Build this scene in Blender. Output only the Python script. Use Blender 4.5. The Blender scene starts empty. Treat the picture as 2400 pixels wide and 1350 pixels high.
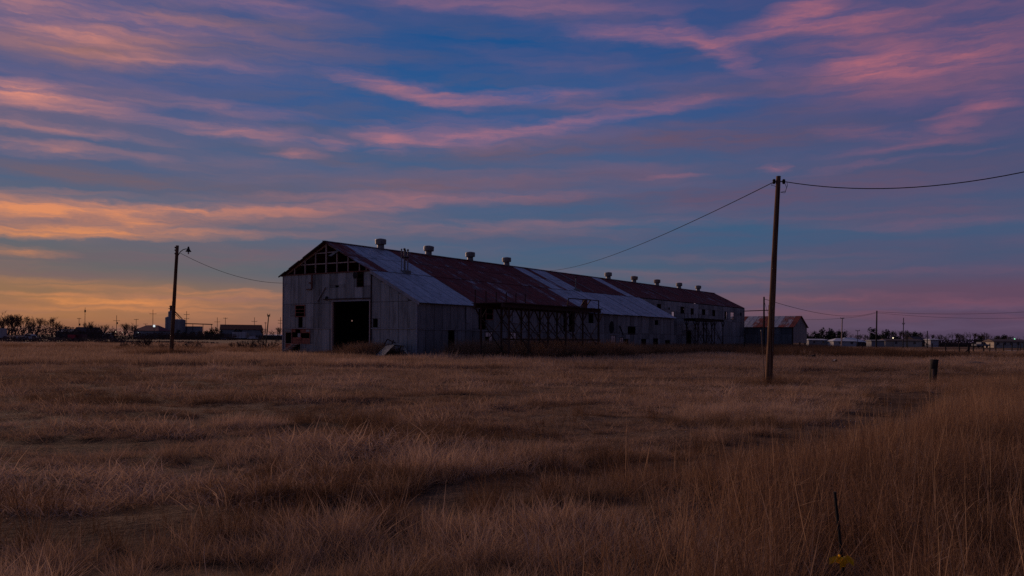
import bpy, bmesh, math, random
from math import sin, cos, pi, radians, atan2, hypot
from mathutils import Vector, Matrix, noise

# ---------------------------------------------------------------- camera
scene = bpy.context.scene
C = scene.collection
cd = bpy.data.cameras.new('camera')
cd.sensor_width = 36.0
cd.lens = 36.0 * 1950 / 2400
cd.shift_y = 119 / 2400
cd.clip_start = 0.05
cd.clip_end = 9000
cam = bpy.data.objects.new('camera', cd)
C.objects.link(cam)
cam.location = (0, 0, 1.6)
cam.rotation_mode = 'XYZ'
cam.matrix_world = Matrix.Translation((0, 0, 1.6)) @ Matrix.Rotation(radians(90), 4, 'X') @ Matrix.Rotation(0.0083, 4, 'Z')
scene.camera = cam

# ---------------------------------------------------------------- light
SUN_AZ = -40.0      # degrees left of the view direction
SUN_EL = 16.0
vs = scene.view_settings
vs.view_transform = 'Standard'
vs.look = 'None'
vs.exposure = 0.0
vs.gamma = 1.0
vs.use_curve_mapping = False
sl = bpy.data.lights.new('sun', 'SUN')
sl.energy = 2.4
sl.angle = radians(26)
sl.color = (1.0, 0.64, 0.46)
sun = bpy.data.objects.new('sun', sl)
C.objects.link(sun)
sv = Vector((sin(radians(SUN_AZ)) * cos(radians(SUN_EL)), cos(radians(SUN_AZ)) * cos(radians(SUN_EL)), sin(radians(SUN_EL))))
sun.rotation_euler = sv.to_track_quat('Z', 'Y').to_euler()

cyc = scene.cycles
cyc.max_bounces = 5
cyc.diffuse_bounces = 3
cyc.glossy_bounces = 2
cyc.transmission_bounces = 4
cyc.transparent_max_bounces = 6
cyc.use_denoising = False
cyc.use_adaptive_sampling = True
cyc.adaptive_threshold = 0.004

# ---------------------------------------------------------------- sky
def lin(r, g, b):
    f = lambda c: (c / 255 / 12.92) if c <= 10 else ((c / 255 + .055) / 1.055) ** 2.4
    return (f(r), f(g), f(b), 1.0)

class Tree:
    """small helper that wires shader nodes"""
    def __init__(self, nt):
        self.nt = nt
    def node(self, typ, ins=None, **props):
        n = self.nt.nodes.new(typ)
        for k, v in props.items():
            setattr(n, k, v)
        for k, v in (ins or {}).items():
            s = n.inputs[k]
            if isinstance(v, bpy.types.NodeSocket):
                self.nt.links.new(v, s)
            else:
                s.default_value = v
        return n
    def math(self, op, a, b=0.0, c=0.0, clamp=False):
        return self.node('ShaderNodeMath', {0: a, 1: b, 2: c}, operation=op, use_clamp=clamp).outputs[0]
    def mix(self, fac, a, b, blend='MIX'):
        n = self.node('ShaderNodeMix', None, data_type='RGBA', blend_type=blend)
        for s, v in ((n.inputs[0], fac), (n.inputs[6], a), (n.inputs[7], b)):
            if isinstance(v, bpy.types.NodeSocket):
                self.nt.links.new(v, s)
            else:
                s.default_value = v
        return n.outputs[2]
    def ramp(self, fac, stops, interp='LINEAR'):
        n = self.node('ShaderNodeValToRGB', {0: fac})
        cr = n.color_ramp
        cr.interpolation = interp
        while len(cr.elements) < len(stops):
            cr.elements.new(1.0)
        for e, (p, c) in zip(cr.elements, stops):
            e.position = p
            e.color = c if len(c) == 4 else (*c, 1)
        return n.outputs[0]
    def vec(self, x, y, z):
        return self.node('ShaderNodeCombineXYZ', {0: x, 1: y, 2: z}).outputs[0]
    def noise(self, v, scale, detail=3.0, rough=.5, dist=0.0):
        return self.node('ShaderNodeTexNoise', {'Vector': v, 'Scale': scale, 'Detail': detail, 'Roughness': rough, 'Distortion': dist}).outputs[0]
    def smooth(self, v, lo, hi):
        return self.node('ShaderNodeMapRange', {0: v, 1: lo, 2: hi, 3: 0.0, 4: 1.0}, interpolation_type='SMOOTHSTEP').outputs[0]

# cloud streaks lit from below by the set sun, and thicker grey ones: azimuth, elevation, half length, half height, tilt (degrees), amount
LIT = [(-23.7, 18.61, 11.8, 2.15, 0, 0.22),
    (28.2, 18.56, 9.6, 2.33, 0, 0.2),
    (-31.3, 14.01, 1.9, 0.75, 0, 0.75),
    (-29.3, 14.13, 4.5, 0.62, 0, 0.6),
    (-28.9, 17.66, 5.9, 0.67, 1, 0.5),
    (-28.4, 19.08, 8.6, 0.67, 0, 0.4),
    (-22.4, 16.81, 5.0, 0.38, -4, 0.35),
    (-24.1, 13.26, 6.4, 0.32, 2, 0.6),
    (-18.8, 14.52, 5.3, 0.39, 2, 0.35),
    (-17.2, 13.07, 4.6, 0.51, 3, 0.45),
    (-27.9, 12.21, 4.4, 0.26, 1, 0.5),
    (-28.8, 11.08, 5.0, 0.39, 0, 0.45),
    (-30.4, 7.18, 9.2, 1.02, -2, 0.95),
    (-19.3, 8.16, 12.6, 0.36, -3, 0.8),
    (-7.4, 9.35, 11.0, 0.38, -2, 0.5),
    (-24.8, 7.15, 1.3, 0.27, 4, 0.6),
    (-29.0, 6.02, 7.4, 0.23, -2, 0.75),
    (-20.3, 6.64, 7.8, 0.22, -2, 0.5),
    (-30.3, 4.92, 2.8, 0.23, 0, 0.45),
    (-29.4, 2.43, 4.5, 0.13, 0, 0.5),
    (-23.6, 2.93, 6.2, 0.13, 0, 0.5),
    (-26.0, 1.56, 8.3, 0.13, 0, 0.45),
    (-19.8, 2.0, 5.2, 0.14, 0, 0.5),
    (-30.3, 3.28, 3.5, 0.13, 0, 0.35),
    (-22.3, 2.24, 8.3, 0.44, -1, 0.65),
    (-27.4, 2.02, 3.0, 0.18, 0, 0.7),
    (-17.9, 2.76, 3.5, 0.2, 0, 0.6),
    (-24.8, 1.11, 12.1, 0.48, 0, 0.35),
    (-7.2, 16.44, 4.3, 0.5, 9, 0.85),
    (1.0, 16.19, 5.3, 0.38, -3, 0.75),
    (-3.9, 13.74, 6.1, 0.88, -2, 0.6),
    (-8.7, 13.31, 1.6, 0.7, 0, 0.6),
    (3.7, 14.44, 9.7, 0.32, -8, 0.7),
    (-12.3, 12.86, 1.0, 0.34, 0, 0.5),
    (-14.8, 11.98, 1.7, 0.23, 0, 0.45),
    (-2.2, 21.92, 9.7, 0.53, 2, 0.5),
    (-18.3, 20.81, 5.3, 0.39, 0, 0.4),
    (9.7, 19.92, 4.6, 0.49, 5, 0.7),
    (13.4, 18.89, 3.3, 0.52, 28, 0.75),
    (18.0, 20.27, 4.5, 0.73, -17, 0.95),
    (21.1, 19.74, 3.3, 0.71, 4, 0.7),
    (25.1, 16.83, 4.1, 0.64, 0, 0.9),
    (27.5, 16.41, 7.4, 1.57, 0, 0.45),
    (28.0, 13.32, 1.8, 0.52, -4, 0.9),
    (30.2, 14.45, 1.5, 0.46, -10, 0.5),
    (30.4, 13.75, 1.5, 0.2, 0, 0.5),
    (23.9, 12.91, 3.4, 0.48, 6, 0.45),
    (24.1, 18.41, 7.3, 1.61, 0, 0.3),
    (10.7, 10.98, 2.0, 0.14, 0, 0.55),
    (17.0, 11.18, 0.9, 0.22, 0, 0.6),
    (23.5, 4.33, 10.4, 0.22, 0, 0.3),
    (24.3, 2.58, 12.7, 0.38, 1, 0.65),
    (16.0, 3.77, 8.2, 0.25, 2, 0.4),
    (26.0, 1.63, 10.0, 0.24, 1, 0.45),
    (-4.5, 7.56, 12.3, 0.47, 1, 0.4),
    (10.4, 7.9, 11.4, 0.26, 0, 0.3),
    (25.9, 7.28, 7.1, 0.24, 0, 0.3),
    (16.0, 5.45, 8.2, 0.2, 0, 0.25),
    (8.7, 4.54, 7.2, 0.26, 0, 0.3),
    (8.6, 15.62, 7.5, 0.35, 0, 0.3),
    (24.7, 12.01, 4.9, 0.21, -4, 0.3),
    (24.2, 11.15, 4.9, 0.16, -4, 0.3)]
SHADE = [(4.3, 11.0, 14.0, 0.76, -1, 0.35),
    (21.0, 9.79, 12.3, 0.82, -1, 0.45),
    (25.9, 7.93, 9.0, 0.53, 0, 0.4),
    (15.6, 16.08, 11.5, 0.62, -3, 0.3),
    (-17.3, 19.65, 8.0, 0.67, 0, 0.3),
    (-27.3, 16.93, 6.0, 0.89, -2, 0.6),
    (-20.4, 18.1, 6.2, 0.61, -2, 0.4),
    (-30.8, 6.27, 6.5, 0.3, -2, 0.4),
    (-24.8, 7.2, 7.3, 0.27, -3, 0.35),
    (-23.6, 4.89, 12.8, 0.43, -2, 0.45),
    (-28.3, 3.75, 6.8, 0.36, 0, 0.45),
    (9.2, 13.43, 10.9, 0.75, -4, 0.6),
    (17.0, 13.09, 8.1, 0.73, -2, 0.55),
    (-1.9, 12.47, 5.3, 0.65, 0, 0.4),
    (25.9, 10.63, 8.3, 0.42, -2, 0.3),
    (-8.8, 10.1, 12.1, 0.64, 0, 0.45),
    (-21.6, 9.41, 8.6, 0.44, 2, 0.5),
    (15.7, 9.21, 11.5, 0.85, -2, 0.45),
    (-16.1, 5.61, 8.7, 0.45, 0, 0.4),
    (22.3, 5.98, 10.6, 0.38, 0, 0.25),
    (2.9, 6.86, 11.7, 0.41, 0, 0.25),
    (-11.7, 11.79, 5.6, 0.35, 4, 0.35),
    (-29.5, 9.87, 5.6, 0.41, 2, 0.4),
    (19.6, 14.87, 8.3, 0.39, -3, 0.3),
    (26.0, 2.11, 9.5, 0.21, 0, 0.45),
    (26.0, 0.84, 12.4, 0.32, 0, 0.4),
    (-21.1, 2.41, 7.7, 0.14, 0, 0.4),
    (1.4, 9.44, 8.8, 0.41, -2, 0.35)]

def build_sky():
    w = bpy.data.worlds.new('World')
    scene.world = w
    w.cycles.sampling_method = 'NONE'
    w.use_nodes = True
    nt = w.node_tree
    nt.nodes.clear()
    T = Tree(nt)
    d = T.node('ShaderNodeTexCoord').outputs['Generated']
    sp = T.node('ShaderNodeSeparateXYZ', {0: d})
    dx, dy, dz = sp.outputs
    az = T.math('MULTIPLY', T.math('ARCTAN2', dx, dy), 180 / pi)
    el = T.math('MULTIPLY', T.math('ARCSINE', dz), 180 / pi)
    # how far round from the sunset
    ca = T.math('COSINE', T.math('MULTIPLY', T.math('SUBTRACT', az, -65.0), pi / 180))
    t = T.math('MULTIPLY_ADD', ca, -.5, .5)
    e01 = T.math('DIVIDE', T.math('MAXIMUM', el, 0.0), 60.0)
    def grad(stops):
        return T.ramp(e01, [(e / 60, lin(*c)) for e, c in stops], 'B_SPLINE' if False else 'EASE')
    gl = grad([(0, (138, 92, 72)), (1.5, (166, 116, 76)), (2.8, (152, 115, 82)), (4.3, (108, 106, 104)), (7, (92, 104, 122)), (11, (80, 97, 132)), (16, (66, 90, 140)), (24, (58, 84, 138)), (60, (40, 66, 112))])
    gc = grad([(0, (104, 78, 82)), (1.8, (104, 92, 98)), (3.6, (76, 98, 118)), (7, (66, 96, 128)), (11, (62, 96, 136)), (16, (42, 90, 146)), (19, (28, 83, 142)), (24, (30, 76, 136)), (60, (34, 60, 104))])
    gr = grad([(0, (74, 62, 86)), (1.5, (86, 68, 92)), (3, (100, 74, 96)), (5, (76, 86, 116)), (7, (60, 90, 124)), (10, (70, 84, 120)), (15, (62, 78, 124)), (24, (66, 76, 124)), (60, (38, 58, 100))])
    base = T.mix(T.smooth(t, .06, .30), gl, gc)
    base = T.mix(T.smooth(t, .28, .56), base, gr)
    east = T.smooth(t, .60, .94)
    base = T.mix(east, base, T.ramp(e01, [(0, lin(42, 44, 66)), (.12, lin(58, 56, 84)), (.3, lin(40, 52, 86)), (1, lin(34, 54, 96))]))
    # ---- wind drawn warping of the cloud coordinates
    p1 = T.vec(T.math('MULTIPLY', az, .075), T.math('MULTIPLY', el, .30), 3.1)
    n1 = T.node('ShaderNodeTexNoise', {'Vector': p1, 'Scale': 1.0, 'Detail': 4.0, 'Roughness': .6}).outputs[1]
    s1 = T.node('ShaderNodeSeparateXYZ', {0: n1})
    p2 = T.vec(T.math('MULTIPLY', az, .35), T.math('MULTIPLY', el, 1.3), 7.7)
    n2 = T.node('ShaderNodeTexNoise', {'Vector': p2, 'Scale': 1.0, 'Detail': 4.0, 'Roughness': .6}).outputs[1]
    s2 = T.node('ShaderNodeSeparateXYZ', {0: n2})
    waz = T.math('ADD', az, T.math('MULTIPLY', T.math('SUBTRACT', s1.outputs[0], .5), 5.0))
    waz = T.math('ADD', waz, T.math('MULTIPLY', T.math('SUBTRACT', s2.outputs[0], .5), 2.4))
    wel = T.math('ADD', el, T.math('MULTIPLY', T.math('SUBTRACT', s1.outputs[1], .5), .65))
    wel = T.math('ADD', wel, T.math('MULTIPLY', T.math('SUBTRACT', s2.outputs[1], .5), 1.0))
    W = T.vec(waz, wel, 0.0)
    def total(table):
        acc = None
        for (a, e, rx, ry, tilt, amt) in table:
            m = T.node('ShaderNodeMapping', {'Vector': W, 'Location': (a, e, 0), 'Rotation': (0, 0, radians(-tilt)), 'Scale': (rx * 1.5, ry * 1.6, 1)}, vector_type='TEXTURE')
            g = T.node('ShaderNodeTexGradient', {0: m.outputs[0]}, gradient_type='SPHERICAL').outputs[1]
            acc = T.math('MULTIPLY_ADD', g, amt, acc if acc else 0.0)
        return acc
    lit = total(LIT)
    shade = total(SHADE)
    # fine drawn-out fibres and a general thin veil, everywhere round the sky
    q = T.vec(T.math('MULTIPLY', waz, .10), T.math('MULTIPLY', wel, 1.0), 0.0)
    fib = T.noise(q, 1.0, 5.0, .62, .3)
    q2 = T.vec(T.math('MULTIPLY', waz, .055), T.math('MULTIPLY', wel, .34), 11.0)
    veil = T.noise(q2, 1.0, 4.0, .55, .2)
    q3 = T.vec(T.math('MULTIPLY', waz, .22), T.math('MULTIPLY', wel, 2.4), 4.0)
    fib2 = T.noise(q3, 1.0, 4.0, .6, .2)
    fm = T.smooth(fib, .30, .68)
    fm2 = T.smooth(fib2, .28, .72)
    lit = T.math('MULTIPLY', lit, T.math('MULTIPLY_ADD', fm, .95, .30))
    lit = T.math('MULTIPLY', lit, T.math('MULTIPLY_ADD', fm2, .55, .62))
    veilm = T.smooth(veil, .42, .72)
    lit = T.math('ADD', lit, T.math('MULTIPLY', veilm, T.math('MULTIPLY_ADD', fm, .14, .06)))
    lit = T.math('MULTIPLY', lit, T.math('MULTIPLY_ADD', T.smooth(t, .18, .42), -.20, 1.0))
    lit = T.math('MULTIPLY', lit, T.math('MULTIPLY_ADD', east, -.8, .88), clamp=True)
    shade = T.math('MULTIPLY', shade, T.math('MULTIPLY_ADD', fm2, .6, .55))
    shade = T.math('ADD', shade, T.math('MULTIPLY', T.smooth(veil, .60, .36), T.math('MULTIPLY', fm, .30)))
    shade = T.math('ADD', shade, T.math('MULTIPLY', veilm, .30))
    shade = T.math('MULTIPLY', shade, 1.12, clamp=True)
    # colours of the lit undersides: orange low by the sunset, rose away from it and higher up
    lowe = T.smooth(el, 14.0, 3.0)
    warm = T.mix(lowe, lin(218, 142, 126), lin(232, 148, 84))
    rose = T.mix(lowe, lin(184, 108, 120), lin(140, 86, 102))
    mid = T.mix(lowe, lin(176, 116, 132), lin(178, 116, 98))
    lc = T.mix(T.smooth(t, .06, .27), warm, mid)
    lc = T.mix(T.smooth(t, .27, .52), lc, rose)
    sc = T.mix(T.smooth(t, .08, .45), lin(118, 98, 108), lin(98, 83, 110))
    col = T.mix(shade, base, sc)
    col = T.mix(lit, col, lc)
    # below the horizon: dim earth colour
    col = T.mix(T.smooth(el, 0.0, -1.5), col, lin(60, 46, 44))
    bg = T.node('ShaderNodeBackground', {0: col, 1: 0.95})
    out = T.node('ShaderNodeOutputWorld', {0: bg.outputs[0]})
build_sky()

# ---------------------------------------------------------------- helpers
def tag(o, label=None, cat=None, group=None, kind=None):
    if label: o['label'] = label
    if cat: o['category'] = cat
    if group: o['group'] = group
    if kind: o['kind'] = kind
    return o

def empty(name, loc=(0, 0, 0), rz=0.0, label=None, cat=None, group=None):
    o = bpy.data.objects.new(name, None)
    o.empty_display_size = .2
    C.objects.link(o)
    o.location = loc
    o.rotation_euler = (0, 0, rz)
    return tag(o, label, cat, group)

class MB:
    """collects simple shapes into one mesh"""
    def __init__(self):
        self.v = []; self.f = []
    def poly(self, pts):
        n = len(self.v)
        self.v += [tuple(p) for p in pts]
        self.f.append(tuple(range(n, n + len(pts))))
    def box(self, x0, y0, z0, x1, y1, z1):
        n = len(self.v)
        self.v += [(x0, y0, z0), (x1, y0, z0), (x1, y1, z0), (x0, y1, z0), (x0, y0, z1), (x1, y0, z1), (x1, y1, z1), (x0, y1, z1)]
        self.f += [(n + a, n + b, n + c, n + d) for a, b, c, d in ((3, 2, 1, 0), (4, 5, 6, 7), (0, 1, 5, 4), (1, 2, 6, 5), (2, 3, 7, 6), (3, 0, 4, 7))]
    def tube(self, p, q, r0, r1=None, n=6, cap=True):
        if r1 is None: r1 = r0
        p = Vector(p); q = Vector(q)
        d = (q - p)
        if d.length < 1e-6: return
        d.normalize()
        a = d.cross(Vector((0, 0, 1)) if abs(d.z) < .9 else Vector((1, 0, 0))).normalized()
        b = d.cross(a)
        k = len(self.v)
        for c, r in ((p, r0), (q, r1)):
            for i in range(n):
                t = 2 * pi * i / n
                self.v.append(tuple(c + (a * cos(t) + b * sin(t)) * r))
        for i in range(n):
            j = (i + 1) % n
            self.f.append((k + i, k + j, k + n + j, k + n + i))
        if cap:
            self.f.append(tuple(k + i for i in reversed(range(n))))
            self.f.append(tuple(k + n + i for i in range(n)))
    def bar(self, p, q, w, h):
        """rectangular bar from p to q"""
        p = Vector(p); q = Vector(q)
        d = (q - p).normalized()
        a = d.cross(Vector((0, 0, 1)) if abs(d.z) < .95 else Vector((1, 0, 0))).normalized()
        b = a.cross(d).normalized()
        k = len(self.v)
        for c in (p, q):
            for sa, sb in ((-1, -1), (1, -1), (1, 1), (-1, 1)):
                self.v.append(tuple(c + a * sa * w / 2 + b * sb * h / 2))
        self.f += [(k, k + 1, k + 5, k + 4), (k + 1, k + 2, k + 6, k + 5), (k + 2, k + 3, k + 7, k + 6), (k + 3, k, k + 4, k + 7), (k + 3, k + 2, k + 1, k), (k + 4, k + 5, k + 6, k + 7)]
    def lathe(self, prof, n=14, c=(0, 0, 0)):
        k = len(self.v)
        for r, z in prof:
            for i in range(n):
                t = 2 * pi * i / n
                self.v.append((c[0] + r * cos(t), c[1] + r * sin(t), c[2] + z))
        for s in range(len(prof) - 1):
            for i in range(n):
                j = (i + 1) % n
                self.f.append((k + s * n + i, k + s * n + j, k + (s + 1) * n + j, k + (s + 1) * n + i))
        self.f.append(tuple(k + i for i in reversed(range(n))))
        m = k + (len(prof) - 1) * n
        self.f.append(tuple(m + i for i in range(n)))
    def mesh(self, name):
        me = bpy.data.meshes.new(name)
        me.from_pydata(self.v, [], self.f)
        me.update()
        return me
    def build(self, name, mat, parent=None, smooth=False):
        me = self.mesh(name)
        me.materials.append(mat)
        if smooth:
            me.polygons.foreach_set('use_smooth', [True] * len(me.polygons))
        o = bpy.data.objects.new(name, me)
        C.objects.link(o)
        o.parent = parent
        return o

def copy_tree(o, parent=None):
    c = o.copy()
    C.objects.link(c)
    c.parent = parent
    for ch in list(o.children):
        copy_tree(ch, c)
    return c

# ---------------------------------------------------------------- materials
def mat(name):
    m = bpy.data.materials.new(name)
    m.use_nodes = True
    nt = m.node_tree
    T = Tree(nt)
    return m, T, nt.nodes['Principled BSDF']

def plain(name, col, rough=.8, var=.25, scale=4.0, spec=.3, metal=0.0, bump=0.0, stretch=(1, 1, 1)):
    """colour with soft uneven wear"""
    m, T, b = mat(name)
    tc = T.node('ShaderNodeTexCoord').outputs['Object']
    v = T.node('ShaderNodeMapping', {'Vector': tc, 'Scale': stretch}).outputs[0]
    n = T.noise(v, scale, 5.0, .6)
    c0 = tuple(c * (1 - var) for c in col) + (1,)
    c1 = tuple(min(1, c * (1 + var)) for c in col) + (1,)
    T.nt.links.new(T.ramp(n, [(.3, c0), (.7, c1)]), b.inputs['Base Color'])
    b.inputs['Roughness'].default_value = rough
    b.inputs['Specular IOR Level'].default_value = spec
    b.inputs['Metallic'].default_value = metal
    if bump:
        bn = T.node('ShaderNodeBump', {'Height': T.noise(v, scale * 3, 4.0, .6), 'Strength': bump, 'Distance': .02})
        T.nt.links.new(bn.outputs[0], b.inputs['Normal'])
    return m

def sheet_metal(name, grey, rust):
    """corrugated galvanised sheet; each sheet's own colour slot says how rusty it is (red) and how bright it is (green)"""
    m, T, b = mat(name)
    oi = T.node('ShaderNodeObjectInfo')
    ow = T.node('ShaderNodeTexCoord').outputs['Object']
    geo = T.node('ShaderNodeNewGeometry').outputs['Position']
    cs = T.node('ShaderNodeSeparateColor', {0: oi.outputs['Color']})
    offs = T.node('ShaderNodeVectorMath', {0: ow, 1: T.vec(T.math('MULTIPLY', oi.outputs['Random'], 37.0), T.math('MULTIPLY', oi.outputs['Random'], 11.0), 0.0)}, operation='ADD').outputs[0]
    st = T.node('ShaderNodeMapping', {'Vector': offs, 'Scale': (4.0, .22, 1.0)}).outputs[0]
    streak = T.noise(st, 2.6, 5.0, .7)
    blot = T.noise(geo, 0.9, 5.0, .65)
    fine = T.noise(offs, 9.0, 4.0, .6)
    r = T.math('ADD', T.math('MULTIPLY_ADD', streak, .55, T.math('MULTIPLY', blot, .45)), T.math('MULTIPLY', fine, .18))
    thr = T.math('MULTIPLY_ADD', cs.outputs[0], -.56, .94)
    rm = T.smooth(r, T.math('SUBTRACT', thr, .08), T.math('ADD', thr, .08))
    g = T.mix(T.noise(st, 1.1, 4.0, .6), tuple(c * .72 for c in grey) + (1,), tuple(min(1, c * 1.22) for c in grey) + (1,))
    stain = T.noise(T.node('ShaderNodeMapping', {'Vector': geo, 'Scale': (1.6, 1.6, .30)}).outputs[0], 1.3, 5.0, .7)
    g = T.mix(1.0, g, T.ramp(stain, [(.32, (.50, .47, .45)), (.48, (.95, .95, .95)), (.70, (1.18, 1.18, 1.18))]), 'MULTIPLY')
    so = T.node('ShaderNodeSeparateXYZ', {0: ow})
    lap_shade = T.math('MULTIPLY', T.smooth(so.outputs[0], .02, .10), T.smooth(so.outputs[1], .01, .09))      # shadow lines of the laps, painted into the colour along two sheet edges
    g = T.mix(1.0, g, T.ramp(lap_shade, [(0, (.42, .40, .39)), (1, (1, 1, 1))]), 'MULTIPLY')
    g = T.mix(1.0, g, T.node('ShaderNodeCombineColor', {0: cs.outputs[1], 1: cs.outputs[1], 2: cs.outputs[1]}).outputs[0], 'MULTIPLY')
    rk = T.math('ADD', T.math('MULTIPLY', T.noise(T.node('ShaderNodeMapping', {'Vector': offs, 'Scale': (5.0, .25, 1.0)}).outputs[0], 2.0, 4.0, .6), .6), T.math('MULTIPLY', blot, .4))
    rc = T.ramp(rk, [(.34, tuple(c * .30 for c in rust)), (.5, tuple(rust)), (.64, (rust[0] * 1.9, rust[1] * 2.3, rust[2] * 2.2))])
    rc = T.mix(1.0, rc, T.ramp(lap_shade, [(0, (.5, .5, .5)), (1, (1, 1, 1))]), 'MULTIPLY')
    T.nt.links.new(T.mix(rm, g, rc), b.inputs['Base Color'])
    T.nt.links.new(T.math('MULTIPLY_ADD', rm, .32, .5), b.inputs['Roughness'])
    T.nt.links.new(T.math('MULTIPLY_ADD', rm, -.25, .25), b.inputs['Metallic'])
    b.inputs['Specular IOR Level'].default_value = .18
    wv = T.node('ShaderNodeTexWave', {'Vector': ow, 'Scale': 4.6, 'Distortion': 0.0}, bands_direction='X')
    bn = T.node('ShaderNodeBump', {'Height': wv.outputs[1], 'Strength': .25, 'Distance': .01})
    T.nt.links.new(bn.outputs[0], b.inputs['Normal'])
    return m

M = {}
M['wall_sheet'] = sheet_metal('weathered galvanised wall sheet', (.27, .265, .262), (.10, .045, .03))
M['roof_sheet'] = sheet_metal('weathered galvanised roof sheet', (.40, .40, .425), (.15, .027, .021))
M['dark_steel'] = plain('rust dark steel', (.060, .030, .024), .85, .4, 6)
M['old_timber'] = plain('old timber', (.17, .115, .08), .9, .4, 5, stretch=(6, 6, .4))
M['pale_timber'] = plain('dusty pale timber', (.42, .31, .25), .9, .3, 5, stretch=(6, 6, .5))
M['red_board'] = plain('faded red boards', (.30, .10, .062), .9, .4, 5)
M['rust'] = plain('rust', (.16, .055, .035), .9, .4, 7)
M['galv'] = plain('galvanised vent', (.17, .17, .16), .55, .3, 5, metal=.2)
M['pale_trim'] = plain('pale trim', (.30, .28, .28), .7, .25, 3)
M['old_galv'] = plain('rust stained vent', (.19, .14, .11), .7, .45, 6)
M['black'] = plain('soot black', (.018, .016, .016), .9, .3, 5)
M['wire'] = plain('black cable', (.008, .007, .007), .9, .2, 5, spec=.05)
M['concrete'] = plain('old concrete', (.24, .23, .22), .9, .25, 1.5)
M['dirt'] = plain('bare dirt', (.12, .085, .065), .95, .35, 2.5, bump=.4)

def pole_wood():
    m, T, b = mat('weathered pole wood')
    tc = T.node('ShaderNodeTexCoord').outputs['Object']
    v = T.node('ShaderNodeMapping', {'Vector': tc, 'Scale': (14, 14, .5)}).outputs[0]
    n = T.noise(v, 1.6, 6.0, .65)
    n2 = T.noise(tc, .9, 3.0, .5)
    c = T.mix(T.smooth(n, .35, .68), (.060, .028, .016, 1), (.23, .125, .068, 1))
    c = T.mix(T.math('MULTIPLY', T.smooth(n2, .45, .7), .55), c, (.10, .055, .035, 1))
    T.nt.links.new(c, b.inputs['Base Color'])
    b.inputs['Roughness'].default_value = .9
    b.inputs['Specular IOR Level'].default_value = .15
    bn = T.node('ShaderNodeBump', {'Height': n, 'Strength': .7, 'Distance': .02})
    T.nt.links.new(bn.outputs[0], b.inputs['Normal'])
    return m
M['pole'] = pole_wood()

def pane_mat():
    m, T, b = mat('dusty window glass')
    tc = T.node('ShaderNodeTexCoord').outputs['Object']
    n = T.noise(tc, 3.0, 4.0, .6)
    T.nt.links.new(T.ramp(n, [(.3, (.50, .49, .50, 1)), (.7, (.78, .77, .78, 1))]), b.inputs['Base Color'])
    b.inputs['Roughness'].default_value = .18
    b.inputs['Specular IOR Level'].default_value = .9
    b.inputs['Metallic'].default_value = .75
    return m
M['pane'] = pane_mat()

def emit(name, col, s):
    m, T, b = mat(name)
    b.inputs['Base Color'].default_value = (.1, .1, .1, 1)
    b.inputs['Emission Color'].default_value = (*col, 1)
    b.inputs['Emission Strength'].default_value = s
    return m
M['lamp_white'] = emit('lit white lamp', (.9, .97, 1.0), .8)
M['lamp_green'] = emit('lit green lamp', (.35, 1.0, .55), 1.6)
M['lamp_warm'] = emit('lit warm lamp', (1.0, .82, .55), 1.5)

# ---------------------------------------------------------------- ground
def vnoise(x, y, s, seed=0.0):
    return noise.noise(Vector((x * s, y * s, seed)))

def height(x, y):
    d = hypot(x, y)
    k = min(1.0, max(0.0, (60 - d) / 30))
    h = .07 * vnoise(x, y, .30, 2.0) + .06 * vnoise(x * .55, y * 1.3, .8, 5.0)
    if d < 30: h += .05 * vnoise(x * .6, y * 1.3, 2.0, 8.0)
    return h * k

def rut_points():
    return [(-4.6, 6.6), (-2.5, 7.3), (-.8, 8.1), (.9, 9.9), (3.0, 11.0), (6.0, 14.6), (9.4, 20.0), (13, 27)]
RUT = rut_points()
def rut_dist(x, y):
    best = 9.0
    for (ax, ay), (bx, by) in zip(RUT, RUT[1:]):
        ex, ey = bx - ax, by - ay
        t = max(0, min(1, ((x - ax) * ex + (y - ay) * ey) / (ex * ex + ey * ey)))
        best = min(best, hypot(x - ax - ex * t, y - ay - ey * t))
    return best

def ground_material():
    m, T, b = mat('dry winter grassland')
    p = T.node('ShaderNodeNewGeometry').outputs['Position']
    v = T.node('ShaderNodeMapping', {'Vector': p, 'Scale': (.35, 1.0, 1.0)}).outputs[0]
    big = T.noise(v, .09, 5.0, .6)
    med = T.noise(v, .55, 5.0, .65)
    fine = T.noise(p, 9.0, 5.0, .7)
    k = T.math('ADD', T.math('MULTIPLY', big, .5), T.math('ADD', T.math('MULTIPLY', med, .35), T.math('MULTIPLY', fine, .15)))
    c = T.ramp(k, [(.36, (.060, .034, .022, 1)), (.48, (.095, .056, .036, 1)), (.62, (.19, .122, .080, 1))])
    T.nt.links.new(c, b.inputs['Base Color'])
    b.inputs['Roughness'].default_value = 1.0
    b.inputs['Specular IOR Level'].default_value = .05
    bn = T.node('ShaderNodeBump', {'Height': T.math('ADD', fine, med), 'Strength': .8, 'Distance': .12})
    T.nt.links.new(bn.outputs[0], b.inputs['Normal'])
    return m

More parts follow.
